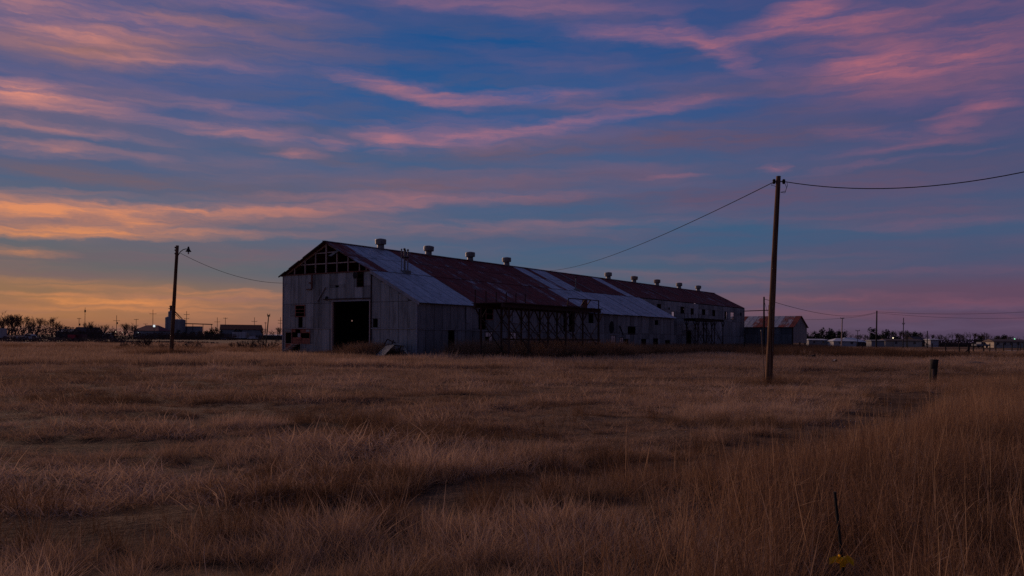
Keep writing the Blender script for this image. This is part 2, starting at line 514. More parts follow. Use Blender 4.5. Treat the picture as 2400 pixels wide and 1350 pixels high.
def build_ground():
    rings = [0.0]
    r = .7
    while r < 8000:
        rings.append(r)
        r *= 1.022 if r < 30 else (1.055 if r < 120 else 1.25)
    rings.append(8000)
    n = 360
    vs_, fs = [(0, 0, height(0, 0))], []
    for r in rings[1:]:
        for i in range(n):
            a = 2 * pi * i / n
            x, y = r * sin(a), r * cos(a)
            vs_.append((x, y, height(x, y)))
    for i in range(n):
        fs.append((0, 1 + (i + 1) % n, 1 + i))
    for k in range(len(rings) - 2):
        o0, o1 = 1 + k * n, 1 + (k + 1) * n
        for i in range(n):
            j = (i + 1) % n
            fs.append((o0 + i, o0 + j, o1 + j, o1 + i))
    me = bpy.data.meshes.new('ground')
    me.from_pydata(vs_, [], fs)
    me.polygons.foreach_set('use_smooth', [True] * len(me.polygons))
    me.materials.append(ground_material())
    o = bpy.data.objects.new('ground', me)
    C.objects.link(o)
    tag(o, kind='structure')
build_ground()

def build_road():
    m = MB()
    k = 40
    pts = [(-420 + 900 * i / k, 171 + 3 * sin(i * .55) + (i / k) * 4) for i in range(k + 1)]
    for (ax, ay), (bx, by) in zip(pts, pts[1:]):
        m.poly([(ax, ay - 3.4, .012), (bx, by - 3.4, .012), (bx, by + 3.4, .012), (ax, ay + 3.4, .012)])
    o = m.build('dirt_road', plain('pale caliche road', (.46, .40, .39), .95, .2, .3))
    tag(o, kind='structure')
build_road()

# ---------------------------------------------------------------- the long metal building
TH = radians(34.9)
BARN = Vector((-20.22, 73.49, 0))
LEN, WID, EAVE, RIDGE = 88.0, 10.75, 7.0, 9.62
LTW, LTL, LTE = 15.65, 48.3, 4.40          # lean-to: outer wall, length, wall height
rnd = random.Random(7)

_sheets = {}
def sheet_mesh(w, h, rib=.24, deep=.008):
    """a ribbed sheet: u across, v along the ribs, normal +z"""
    key = (round(w, 2), round(h, 2))
    if key in _sheets: return _sheets[key]
    n = max(1, round(w / rib))
    us = []
    for i in range(n):
        u0 = w * i / n; du = w / n
        us += [(u0, 0), (u0 + du * .3, deep), (u0 + du * .55, deep), (u0 + du * .85, 0)]
    us.append((w, 0))
    v, f = [], []
    for (u, z) in us:
        v += [(u, 0, z), (u, h, z)]
    for i in range(len(us) - 1):
        f.append((2 * i, 2 * i + 2, 2 * i + 3, 2 * i + 1))
    k = len(v)
    v += [(0, 0, -.018), (w, 0, -.018), (w, h, -.018), (0, h, -.018)]
    f.append((k + 3, k + 2, k + 1, k))
    f.append((k, k + 1) + tuple(2 * i for i in reversed(range(len(us)))))
    f.append((k + 2, k + 3) + tuple(2 * i + 1 for i in range(len(us))))
    f.append((k + 3, k, 0, 1))
    f.append((k + 1, k + 2, 2 * len(us) - 1, 2 * len(us) - 2))
    me = bpy.data.meshes.new('sheet')
    me.from_pydata(v, [], f)
    me.update()
    _sheets[key] = me
    return me

_mk = {}
def put_sheet(parent, name, frame, u0, v0, u1, v1, material, rust, tone, proud, lift=0.0):
    me0 = sheet_mesh(u1 - u0, v1 - v0)
    key = (me0.name, material.name)
    if key not in _mk:
        me = me0.copy()
        me.materials.append(material)
        _mk[key] = me
    o = bpy.data.objects.new(name, _mk[key])
    C.objects.link(o)
    o.parent = parent
    org, U, V = frame
    Nn = U.cross(V)
    mtx = Matrix((U, V, Nn)).transposed().to_4x4()
    mtx.translation = org + U * u0 + V * v0 + Nn * proud
    if lift:
        mtx = mtx @ Matrix.Rotation(lift, 4, 'X')
    o.matrix_local = mtx
    o.color = (rust, tone, 0, 1)
    return o

def cut(rects, hole):
    out = []
    hx0, hy0, hx1, hy1 = hole
    for (x0, y0, x1, y1) in rects:
        if hx0 >= x1 - .02 or hx1 <= x0 + .02 or hy0 >= y1 - .02 or hy1 <= y0 + .02:
            out.append((x0, y0, x1, y1)); continue
        if hy0 > y0 + .02: out.append((x0, y0, x1, hy0))
        if hy1 < y1 - .02: out.append((x0, hy1, x1, y1))
        a, b = max(y0, hy0), min(y1, hy1)
        if hx0 > x0 + .02: out.append((x0, a, hx0, b))
        if hx1 < x1 - .02: out.append((hx1, a, x1, b))
    return out

def clad(parent, frame, length, courses, colw, holes, rust=lambda u, v: .15, tone=lambda u, v: 1.0, name='metal_sheet', top=None, start=0.0):
    n = max(1, round((length - start) / colw))
    cw = (length - start) / n
    for i in range(n):
        for k, (v0, v1) in enumerate(courses):
            u0, u1 = start + i * cw, start + (i + 1) * cw
            rs = [(u0, v0, u1, v1)]
            for h in holes:
                rs = cut(rs, h)
            for (a, b, c, d) in rs:
                if c - a < .03 or d - b < .03: continue
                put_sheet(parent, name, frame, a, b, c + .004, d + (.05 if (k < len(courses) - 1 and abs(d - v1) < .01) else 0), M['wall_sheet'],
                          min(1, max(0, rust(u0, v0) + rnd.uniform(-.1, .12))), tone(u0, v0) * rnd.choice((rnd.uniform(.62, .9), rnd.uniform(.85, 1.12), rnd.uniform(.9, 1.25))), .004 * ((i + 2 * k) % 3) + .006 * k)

X, Y, Z = Vector((1, 0, 0)), Vector((0, 1, 0)), Vector((0, 0, 1))
barn = empty('metal_warehouse', BARN, -TH, 'long derelict corrugated metal warehouse with open gable and rusty roof', 'warehouse')
O = Vector((0, 0, 0))

# --- front wall
FH = {'upwin': (9.14, 5.78, 9.85, 6.98), 'win2': (1.67, 3.41, 2.78, 4.31), 'gap': (2.01, 2.41, 2.52, 3.40), 'reddoor': (.32, 0, 1.16, 2.04),
      'redwin': (1.20, 1.07, 3.46, 2.27), 'dark': (1.20, 0, 2.22, 1.06), 'big': (6.33, 0, 10.70, 4.60), 'ltop': (10.95, 2.38, 11.46, 3.12), 'blk': (6.57, 5.77, 6.97, 5.93)}
m = MB()
for u in (.12, 3.6, 6.2, 10.82, 13.2, 15.5):
    m.box(u - .09, .10, 0, u + .09, .28, 6.95 if u < 10.9 else LTE - .1 + (15.5 - u) * .48)
for z in (2.25, 4.62, 6.9):
    m.box(.15, .29, z - .06, 6.25, .36, z + .06)
m.box(6.3, .29, 4.66, 10.8, .36, 4.8); m.box(6.3, .29, 6.84, 10.8, .36, 6.96)
m.box(10.9, .29, 2.2, 15.5, .36, 2.32)
fw = m.build('front_wall', M['dark_steel'], barn)
fr = (O, X, Z)
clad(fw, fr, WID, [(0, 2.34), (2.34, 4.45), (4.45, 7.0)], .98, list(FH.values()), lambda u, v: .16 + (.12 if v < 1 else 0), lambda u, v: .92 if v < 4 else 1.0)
# lean-to end of the front wall: sheets stepped under the sloping roof
ncol = 5
cw = (LTW - WID) / ncol
for i in range(ncol):
    u0, u1 = WID + i * cw + .01, WID + (i + 1) * cw
    top = EAVE - (u1 - WID) * .5 - .02
    for k, (v0, v1) in enumerate([(0, 2.34), (2.34, 4.45), (4.45, 7.0)]):
        v1 = min(v1, top)
        if v1 - v0 < .1: continue
        for (a, b, c, d) in cut([(u0, v0, u1, v1)], FH['ltop']):
            put_sheet(fw, 'metal_sheet', fr, a, b, c + .004, d + .04, M['wall_sheet'], rnd.uniform(.08, .3), rnd.uniform(.95, 1.15), .004 * (i % 3) + .006 * k)
    # sloping top edge piece
    mm = MB()
    za, zb = EAVE - (u0 - WID) * .5 - .06, EAVE - (u1 - WID) * .5 - .06
    mm.poly([(u0, -.012, top), (u1, -.012, top), (u1, -.012, zb), (u0, -.012, za)])
    mm.poly([(u0, .01, za), (u1, .01, zb), (u1, .01, top), (u0, .01, top)])
    oo = mm.build('metal_sheet', M['wall_sheet'], fw)
    oo.color = (.12, 1.05, 0, 1)

# corner trim, seam laps, door surround, brace
t = MB(); t.box(-.05, -.07, 0, .04, .03, 7.02); t.build('corner_trim', M['pale_trim'], barn)
t = MB(); t.box(15.58, -.06, 0, LTW + .05, .03, 4.3); t.build('corner_trim', M['pale_trim'], barn)
t = MB(); t.box(10.71, -.075, 0, 10.79, -.03, 7.0); t.build('corner_trim', M['dark_steel'], barn)
t = MB(); t.box(10.8, -.085, 2.30, 15.6, -.03, 2.37); t.build('seam_strip', M['pale_trim'], barn)
t = MB(); t.box(.05, -.075, 2.31, 6.3, -.035, 2.36); t.build('seam_strip', M['pale_trim'], barn)
t = MB(); t.box(6.25, -.09, 4.58, 10.72, -.03, 4.68); t.build('door_lintel', M['pale_trim'], barn)
t = MB(); t.box(6.22, -.10, 0, 6.33, .06, 4.58); t.build('door_jamb', M['pale_timber'], barn)
t = MB(); t.box(10.6, -.10, 0, 10.705, .06, 4.58); t.build('door_jamb', M['pale_timber'], barn)
t = MB(); t.box(5.2, -.17, 4.76, 10.7, -.11, 4.84); t.build('door_track', M['dark_steel'], barn)
t = MB(); t.box(.15, -.09, 6.98, 10.75, .1, 7.06); t.build('gable_sill', M['rust'], barn)
t = MB(); t.bar((4.48, -.10, 4.66), (5.45, -.10, 5.85), .10, .06); t.build('diagonal_pipe', M['pale_trim'], barn)
t = MB(); t.box(3.69, -.12, 5.72, 3.81, -.05, 7.02); t.box(3.1, -.12, 5.66, 3.69, -.06, 5.74); t.box(3.42, -.13, 6.2, 3.69, -.06, 6.3); t.build('rusty_bracket', M['rust'], barn)
def disc(name, c, r, nrm, mt, parent, sx=1.0, sz=1.0, th=.03):
    mm = MB()
    k = 16
    axu = Vector((0, 1, 0)) if abs(nrm.x) > .5 else Vector((1, 0, 0))
    ring = [Vector(c) + axu * (r * sx * cos(2 * pi * i / k)) + Z * (r * sz * sin(2 * pi * i / k)) for i in range(k)]
    out = [p + nrm * th for p in ring]
    for i in range(k):
        j = (i + 1) % k
        mm.poly([ring[i], ring[j], out[j], out[i]])
    mm.poly(out); mm.poly(list(reversed(ring)))
    return mm.build(name, mt, parent)
disc('round_flue_plate', (8.88, -.05, 6.70), .27, -Y, M['black'], barn, .72)
disc('round_flue_plate', (5.57, -.05, 4.88), .19, -Y, M['black'], barn, .9)

def window_frame(parent, frame, rect, mt, cols=2, rows=2, w=.06, depth=.05, panes=None, out=.045, skip=()):
    org, U, V = frame
    Nn = U.cross(V)
    u0, v0, u1, v1 = rect
    mm = MB()
    def slab(a, b, c, d):
        q = [org + U * x + V * y + Nn * z for z in (out - depth, out) for x, y in ((a, b), (c, b), (c, d), (a, d))]
        k = len(mm.v)
        mm.v += [tuple(p) for p in q]
        mm.f += [(k + 3, k + 2, k + 1, k), (k + 4, k + 5, k + 6, k + 7), (k, k + 1, k + 5, k + 4), (k + 1, k + 2, k + 6, k + 5), (k + 2, k + 3, k + 7, k + 6), (k + 3, k, k + 4, k + 7)]
    slab(u0 - w, v0 - w, u1 + w, v0); slab(u0 - w, v1, u1 + w, v1 + w); slab(u0 - w, v0, u0, v1); slab(u1, v0, u1 + w, v1)
    for i in range(1, cols):
        x = u0 + (u1 - u0) * i / cols
        slab(x - w * .3, v0, x + w * .3, v1)
    for j in range(1, rows):
        y = v0 + (v1 - v0) * j / rows
        slab(u0, y - w * .3, u1, y + w * .3)
    fo = mm.build('window', mt, parent)
    if panes:
        for i in range(cols):
            for j in range(rows):
                if (i, j) in skip: continue
                pm = MB()
                a, c = u0 + (u1 - u0) * i / cols + .01, u0 + (u1 - u0) * (i + 1) / cols - .01
                b, d = v0 + (v1 - v0) * j / rows + .01, v0 + (v1 - v0) * (j + 1) / rows - .01
                tl = rnd.uniform(-.006, .006)
                q = [org + U * x + V * y + Nn * (out - .03 + z) for x, y, z in ((a, b, 0), (c, b, tl), (c, d, tl), (a, d, 0))]
                pm.poly(q); pm.poly([p - Nn * .006 for p in reversed(q)])
                pm.build('pane', panes, fo)
    return fo
window_frame(barn, fr, FH['upwin'], M['dark_steel'], 1, 2)
window_frame(barn, fr, FH['win2'], M['red_board'], 1, 3, .07)
# boarded red window: planks with gaps
wf = window_frame(barn, fr, FH['redwin'], M['red_board'], 2, 1, .07)
for (a, b, c, d) in ((1.22, 1.09, 3.44, 1.32), (1.22, 1.33, 1.75, 1.56), (2.5, 1.33, 3.44, 1.50), (1.75, 1.36, 2.45, 1.58), (2.35, 1.95, 3.44, 2.25), (1.22, 2.02, 1.6, 2.25)):
    mm = MB(); mm.box(a, .0, b, c, .025 + rnd.uniform(0, .01), d); mm.build('board', M['red_board'], wf)
mm = MB(); mm.box(1.95, -.03, 1.58, 2.32, .02, 1.93); mm.build('notice', M['pale_trim'], wf)
mm = MB(); mm.box(3.02, -.03, 2.06, 3.44, -.005, 2.24); mm.build('notice', M['pale_trim'], wf)
df = window_frame(barn, fr, (.36, .05, 1.12, 2.0), M['pale_timber'], 1, 2, .05)
for i in range(5):
    mm = MB(); mm.box(.37 + i * .15, .0, .06, .37 + i * .15 + .142, .03 + rnd.uniform(0, .01), 1.0); mm.build('plank', M['red_board'], df)

# --- open gable: studs, girts, rafters
for u, zt in ((1.39, 7.60), (2.74, 8.25), (4.05, 8.88), (5.36, 9.52), (6.67, 8.90), (7.99, 8.28), (9.32, 7.62), (10.1, 7.28)):
    g = MB()
    w = .09 if abs(u - 5.36) < .1 else .05
    g.box(u - w / 2 - .01, .02, 7.06, u + w / 2 + .01, .12, zt)
    g.build('gable_stud', M['pale_timber'], barn)
for a, b, z0, z1 in ((2.0, 8.86, 7.86, 7.84), (3.92, 6.95, 8.75, 8.80)):
    g = MB(); g.bar((a, .15, z0), (b, .15, z1), .05, .09); g.build('gable_girt', M['pale_timber'], barn)
g = MB(); g.bar((0, .2, 7.03), (5.375, .2, 9.52), .07, .14); g.build('rafter', M['pale_timber'], barn)
g = MB(); g.bar((5.375, .2, 9.52), (10.75, .2, 7.0), .07, .14); g.build('rafter', M['pale_timber'], barn)
g = MB(); g.poly([(5.78, -.12, 8.46), (6.15, -.12, 8.40), (7.1, -.05, 8.86), (6.9, -.05, 8.97)]); g.poly([(6.9, -.03, 8.97), (7.1, -.03, 8.86), (6.15, -.10, 8.40), (5.78, -.10, 8.46)])
g.build('hanging_sheet', M['galv'], barn)

# --- roof: frame, right slope sheets, left slope
m = MB()
for b in [i * 6.0 + .5 for i in range(15)]:
    m.bar((.1, b, 6.93), (5.375, b, 9.50), .08, .16); m.bar((5.375, b, 9.50), (10.65, b, 6.93), .08, .16)
for a, z in ((2.0, 7.88), (4.0, 8.86), (6.7, 8.88), (8.7, 7.9)):
    m.box(a - .04, .25, z - .06, a + .04, LEN - .3, z + .04)
roof = m.build('roof', M['dark_steel'], barn)
SL = math.atan2(RIDGE - EAVE, WID / 2)
Vr = Vector((-cos(SL), 0, sin(SL)))
slen = (WID / 2) / cos(SL)
over = .03
frR = (Vector((WID + over * cos(SL), 0, EAVE + .06 - over * sin(SL))), Y, Vr)
def roof_rust(b):
    if b < 2.2: return .78
    if b < 7.7: return .02
    if b < 27.4: return .88
    if b < 30.0: return .05
    if b < 31.2: return .8
    if b < 34.4: return .06
    if b < 45.0: return .95
    if b < 47.6: return .08
    return .93
ncol = 80
cw = LEN / ncol
half = (slen + over) / 2
for i in range(ncol):
    b = -.25 + i * (LEN + .45) / ncol
    b1 = -.25 + (i + 1) * (LEN + .45) / ncol
    rr = roof_rust((b + b1) / 2)
    for k in range(2):
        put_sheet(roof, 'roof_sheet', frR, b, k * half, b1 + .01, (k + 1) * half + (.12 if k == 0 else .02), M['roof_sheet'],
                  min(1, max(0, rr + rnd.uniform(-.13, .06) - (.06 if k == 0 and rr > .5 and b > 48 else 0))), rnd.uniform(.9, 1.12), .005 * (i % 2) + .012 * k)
# lean-to slope continues almost in line
LT_EAVE_A = LTW + .32
ltd = Vector((WID - LT_EAVE_A, 0, (EAVE + .03) - (LTE - .06)))
ltlen = ltd.length
Vl = ltd.normalized()
frL = (Vector((LT_EAVE_A, 0, LTE - .06)), Y, Vl)
nl = 44
for i in range(nl):
    b = -.15 + i * (LTL + .35) / nl
    b1 = -.15 + (i + 1) * (LTL + .35) / nl
    mid = (b + b1) / 2
    rr = .02 if mid < 7.7 else (.87 if mid < 26.5 else .03)
    lip = 0.0
    if i in (29, 35, 39): lip = .02
    sag = rnd.uniform(-.05, .02) if mid > 26 else 0.0
    put_sheet(roof, 'roof_sheet', frL, b, sag, b1 + .01, ltlen - .02, M['roof_sheet'], max(0, rr + rnd.uniform(-.16, .06)), rnd.uniform(.85, 1.12), .005 * (i % 2) + lip)
# left slope (out of sight from the front), ridge cap, rake trims
m = MB()
for k in range(80):
    b0, b1 = -.25 + k * LEN / 80, -.25 + (k + 1) * LEN / 80
    e = 0
    m.poly([(-.3, b0, EAVE - .08 + e), (-.3, b1, EAVE - .08 + e), (5.36, b1, RIDGE + .07 + e), (5.36, b0, RIDGE + .07 + e)])
m.build('roof_back_slope', M['roof_sheet'], barn).color = (.85, 1, 0, 1)
m = MB(); m.bar((5.375, -.28, RIDGE + .10), (5.375, LEN + .2, RIDGE + .10), .34, .06); m.build('ridge_cap', M['roof_sheet'], barn).color = (.55, 1, 0, 1)
m = MB()
for k in range(13):
    a0 = -.35 + k * .45
    if k in (2, 6): continue
    z0 = EAVE - .10 + (a0 + .3) * .484
    m.bar((a0, -.27, z0), (a0 + .43, -.27, z0 + .43 * .484), .05, .12)
m.build('rake_trim', M['dark_steel'], barn)
m = MB(); m.bar((WID - .05, -.16, EAVE - .04), (LT_EAVE_A + .05, -.16, LTE - .14), .05, .26); m.build('rake_trim', M['pale_trim'], barn)
for b in (36.8, 51.2, 58.5, 66.2, 74.0, 81.6):
    ln = slen * rnd.choice((.55, .95, .75))
    p0 = Vector((5.5, b, RIDGE + .09)); p1 = p0 + Vector((cos(SL), 0, -sin(SL))) * ln
    m = MB(); m.bar(p0, p1, .14, .03); m.build('roof_batten', M['galv'], barn)

# --- ridge ventilators
for b in (6.6, 13.25, 19.9, 26.5, 50.1, 57.7, 65.3, 73.4, 81.0):
    nk = MB(); nk.lathe([(.36, -.35), (.32, .15), (.31, .5)], 14)
    vo = nk.build('roof_ventilator', M['galv'], barn, True)
    vo.location = (5.375, b, RIDGE + .05)
    vo.rotation_euler = (rnd.uniform(-.06, .06), rnd.uniform(-.06, .06), rnd.uniform(0, 3))
    cp = MB(); cp.lathe([(.44, .42), (.50, .45), (.51, .84), (.47, .90), (.12, .97)], 16)
    cp.build('ventilator_cap', rnd.choice((M['galv'], M['galv'], M['old_galv'])), vo)
# --- pipe stack where the roofs meet
def pipe_stack(b, pipes):
    bs = MB(); bs.box(10.1, b - .35, 6.75, 10.75, b + .45, 7.35)
    st = bs.build('flue_base', M['galv'], barn)
    for dx_, dy_, h, r in pipes:
        pm = MB(); pm.tube((10.4 + dx_, b + dy_, 7.3), (10.4 + dx_, b + dy_, 7.3 + h), r, r, 8); pm.build('flue_pipe', M['galv'], st)
        cm = MB(); cm.lathe([(r * 1.3, 7.3 + h - .02), (r * 2.0, 7.3 + h + .10), (.02, 7.3 + h + .16)], 8, (10.4 + dx_, b + dy_, 0)); cm.build('flue_cap', M['dark_steel'], st)
    if len(pipes) > 2:
        cm = MB(); cm.box(10.2, b - .25, 8.45, 10.6, b + .35, 8.53); cm.build('flue_band', M['dark_steel'], st)
pipe_stack(4.3, [(-.1, -.28, 1.75, .035), (.05, -.08, 1.8, .06), (-.05, .10, 1.7, .06), (.1, .30, 1.75, .05)])
pipe_stack(33.0, [(0, 0, 1.3, .07)])

# --- lean-to outer wall
SH = {'big': (7.88, 2.38, 8.88, 4.40), 'win': (8.95, 3.28, 9.91, 4.19), 'p1': (8.87, .99, 9.85, 2.14), 'p2': (12.63, 1.0, 13.52, 2.15), 'door': (3.83, 0, 4.61, 2.26),
      'tall': (22.83, 2.29, 23.94, 4.37), 'slot': (21.77, 2.28, 22.1, 4.31), 'dk': (26.77, 3.31, 27.74, 4.37), 'p3': (31.76, 1.0, 32.63, 2.02), 'p4': (33.85, 1.0, 34.56, 1.80),
      'op': (35.67, 2.17, 37.60, 3.10), 'l1': (34.85, .9, 35.75, 1.66), 'l2': (39.18, .83, 40.29, 1.68), 'l3': (42.38, .9, 43.56, 1.75), 'l4': (45.77, .8, 47.01, 1.55), 'top': (42.69, 3.40, 43.63, 3.96)}
m = MB()
for b in (.2, 7.8, 14, 20, 26, 32, 38, 44, 48.1):
    m.box(LTW - .28, b - .08, 0, LTW - .12, b + .08, LTE - .12)
m.box(LTW - .1, .1, 2.2, LTW - .03, 48.2, 2.32); m.box(LTW - .1, .1, 4.15, LTW - .03, 48.2, 4.26)
sw = m.build('side_wall', M['dark_steel'], barn)
frS = (Vector((LTW, 0, 0)), Y, Z)
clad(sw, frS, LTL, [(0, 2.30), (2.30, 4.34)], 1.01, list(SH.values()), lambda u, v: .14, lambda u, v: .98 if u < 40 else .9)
window_frame(barn, frS, SH['win'], M['red_board'], 1, 2)
window_frame(barn, frS, SH['p1'], M['dark_steel'], 2, 3, .05, panes=M['pane'], skip=((0, 1),))
window_frame(barn, frS, SH['p2'], M['dark_steel'], 2, 3, .05, panes=M['pane'])
window_frame(barn, frS, SH['p3'], M['dark_steel'], 2, 3, .05, panes=M['pane'])
window_frame(barn, frS, SH['p4'], M['dark_steel'], 2, 4, .05, panes=M['pane'])
for k in ('l1', 'l2', 'l3', 'l4'):
    window_frame(barn, frS, SH[k], M['dark_steel'], 2, 2, .05)
disc('oval_plate', (LTW + .04, 31.8, 2.95), .52, X, M['black'], barn, .95, 1.3)
disc('wall_lamp_shade', (LTW + .3, 7.55, 4.33), .18, X, M['pale_trim'], barn, .9, 1.2)
mm = MB(); mm.box(LTW + .05, 12.9, 3.0, LTW + .08, 13.9, 4.1); mm.build('patch_sheet', M['pale_trim'], barn)
mm = MB(); mm.box(LTW + .05, 6.1, 2.9, LTW + .08, 6.6, 4.2); mm.build('patch_sheet', M['wall_sheet'], barn).color = (.05, 1.3, 0, 1)
mm = MB(); mm.bar((LTW + .25, 34.1, 2.1), (LTW + .08, 33.6, 3.15), .12, .05); mm.build('hanging_strip', M['black'], barn)
mm = MB(); mm.box(LTW + .03, .1, 2.27, LTW + .07, 30.5, 2.32); mm.build('seam_strip', M['pale_trim'], barn)
mm = MB(); mm.box(10.75, LTL - .04, .0, LTW - .02, LTL + .02, 4.3); mm.poly([(10.75, LTL, 4.3), (LTW - .02, LTL, 4.3), (10.75, LTL, 6.7)]); mm.build('end_wall', M['wall_sheet'], barn).color = (.2, .8, 0, 1)

# --- main upper side wall beyond the lean-to
UH = {'m0': (53.86, 5.71, 54.93, 6.38), 'hole': (58.6, 4.90, 59.5, 5.56), 'm1': (61.62, 5.45, 62.76, 6.31), 'm2': (65.28, 5.41, 66.21, 6.19), 'm3': (69.47, 5.47, 70.62, 6.21),
      'm4': (73.62, 5.39, 74.59, 6.24), 'm5': (78.79, 5.03, 79.71, 6.17), 'see': (81.41, 5.06, 82.75, 6.13), 'low': (63.97, 0, 65.48, 3.0)}
m = MB()
for b in (54, 60, 66, 72, 78, 84, 87.9):
    m.box(WID - .28, b - .08, 0, WID - .12, b + .08, EAVE - .12)
m.box(WID - .1, 48.4, 4.5, WID - .03, 87.9, 4.6)
uw = m.build('upper_side_wall', M['dark_steel'], barn)
frU = (Vector((WID, 0, 0)), Y, Z)
clad(uw, frU, LEN, [(0, 2.3), (2.3, 4.6), (4.6, EAVE - .05)], 1.98, list(UH.values()), lambda u, v: .15, lambda u, v: 1.25, start=LTL + .05)
for k in ('m0', 'm1', 'm2', 'm3', 'm4', 'm5'):
    window_frame(barn, frU, UH[k], M['dark_steel'], 1, 2, .06)
window_frame(barn, frU, UH['see'], M['dark_steel'], 2, 4, .06)
disc('wall_lamp_shade', (WID + .35, 85.2, 5.95), .38, X, M['black'], barn, 1.1, .8)
disc('wall_lamp_shade', (WID + .35, 56.9, 5.9), .22, X, M['black'], barn, 1.1, .9)
# --- back and far walls (sky shows through their openings)
m = MB()
def panel_wall(mb, frame, length, h, holes):
    org, U, V = frame
    rs = [(0, 0, length, h)]
    for q in holes: rs = cut(rs, q)
    for a, b, c, d in rs:
        mb.poly([org + U * x + V * y for x, y in ((a, b), (c, b), (c, d), (a, d))])
panel_wall(m, (Vector((0, LEN, 0)), -Y, Z), LEN, EAVE, [(LEN - 8.38, 3.15, LEN - 8.26, 3.27), (LEN - 85, 5.5, LEN - 81.5, 6.4)])
m.build('rear_side_wall', M['wall_sheet'], barn).color = (.3, .8, 0, 1)
m = MB()
panel_wall(m, (Vector((WID, LEN, 0)), -X, Z), WID, EAVE, [(WID - 9.4, 4.9, WID - 7.6, 6.6)])
m.poly([(WID, LEN, EAVE), (0, LEN, EAVE), (5.375, LEN, RIDGE)])
m.build('far_wall', M['wall_sheet'], barn).color = (.3, .8, 0, 1)
# dirt floor inside
m = MB(); m.poly([(0.1, .1, .03), (LTW - .1, .1, .03), (LTW - .1, LTL, .03), (.1, LTL, .03)]); m.build('dirt_floor', M['dirt'], barn)
# bracket arm at the far eave
m = MB(); m.bar((10.8, 87.7, 6.55), (14.0, 90.6, 6.75), .12, .14); m.build('gutter_arm', M['dark_steel'], barn)
m = MB(); m.bar((14.0, 90.6, 4.9), (14.0, 90.6, 7.6), .10, .10); m.build('gutter_post', M['dark_steel'], barn)

# ---------------------------------------------------------------- low shed at the far end
def barn_pt(a, b, z=0.0):
    return (BARN.x + a * cos(TH) + b * sin(TH), BARN.y - a * sin(TH) + b * cos(TH), z)
shed = empty('low_shed', barn_pt(0, 0), -TH, 'low metal shed with striped rusty gable roof beyond the warehouse', 'shed')
a0, a1, b0, b1, ze, zr, zb = 1.0, 18.75, 88.3, 96.2, 3.95, 5.75, 1.3
m = MB()
for a in (1.2, 5, 9, 13, 18.55):
    for b in (b0 + .2, b1 - .2):
        m.box(a - .12, b - .12, 0, a + .12, b + .12, zb + .1)
m.build('pier', M['concrete'], shed)['kind'] = 'stuff'
m = MB(); m.box(a0, b0 + .05, zb, a1 - .05, b1 - .05, zb + .15); m.build('floor_deck', M['old_timber'], shed)
m = MB(); m.box(a0, b0 + .06, 4.0 - .1, a1 - .1, b0 + .12, 4.0)
swall = m.build('front_wall', M['dark_steel'], shed)
clad(swall, (Vector((a0, b0, 0)), X, Z), a1 - a0, [(zb - .9, 2.7), (2.7, ze)], 1.95, [], lambda u, v: .2, lambda u, v: .55)
m = MB(); m.poly([(a1, b0, zb), (a1, b1, zb), (a1, b1, ze), (a1, (b0 + b1) / 2, zr), (a1, b0, ze)]); m.build('gable_wall', M['wall_sheet'], shed).color = (.1, .85, 0, 1)
m = MB(); m.poly([(a0, b1, zb), (a1, b1, zb), (a1, b1, ze), (a0, b1, ze)]); m.build('rear_wall', M['wall_sheet'], shed).color = (.2, .8, 0, 1)
m = MB(); m.box(a0, (b0 + b1) / 2 - .05, zr - .25, a1 - .1, (b0 + b1) / 2 + .05, zr - .08)
srf = m.build('roof', M['dark_steel'], shed)
run = (b1 - b0) / 2 + .3
pitch = math.atan2(zr - ze, (b1 - b0) / 2)
frA = (Vector((a0, b0 - .3, ze - .3 * math.tan(pitch) + .05)), X, Vector((0, cos(pitch), sin(pitch))))
frB = (Vector((a1 + .25, b1 + .3, ze - .3 * math.tan(pitch) + .05)), -X, Vector((0, -cos(pitch), sin(pitch))))
for k, fA in enumerate((frA, frB)):
    n = 20
    L = a1 + .25 - a0
    for i in range(n):
        put_sheet(srf, 'roof_sheet', fA, L * i / n, 0, L * (i + 1) / n + .005, run / cos(pitch), M['roof_sheet'], (.3, .68, .85, .22, .72)[(i * 3 + k) % 5] + rnd.uniform(-.1, .1), rnd.uniform(.85, 1.0), .005 * (i % 2))
mm = MB(); mm.box(a1 - .2, b0 - .08, zb - .9, a1 + .03, b0 + .02, ze); mm.build('corner_trim', M['dark_steel'], shed)

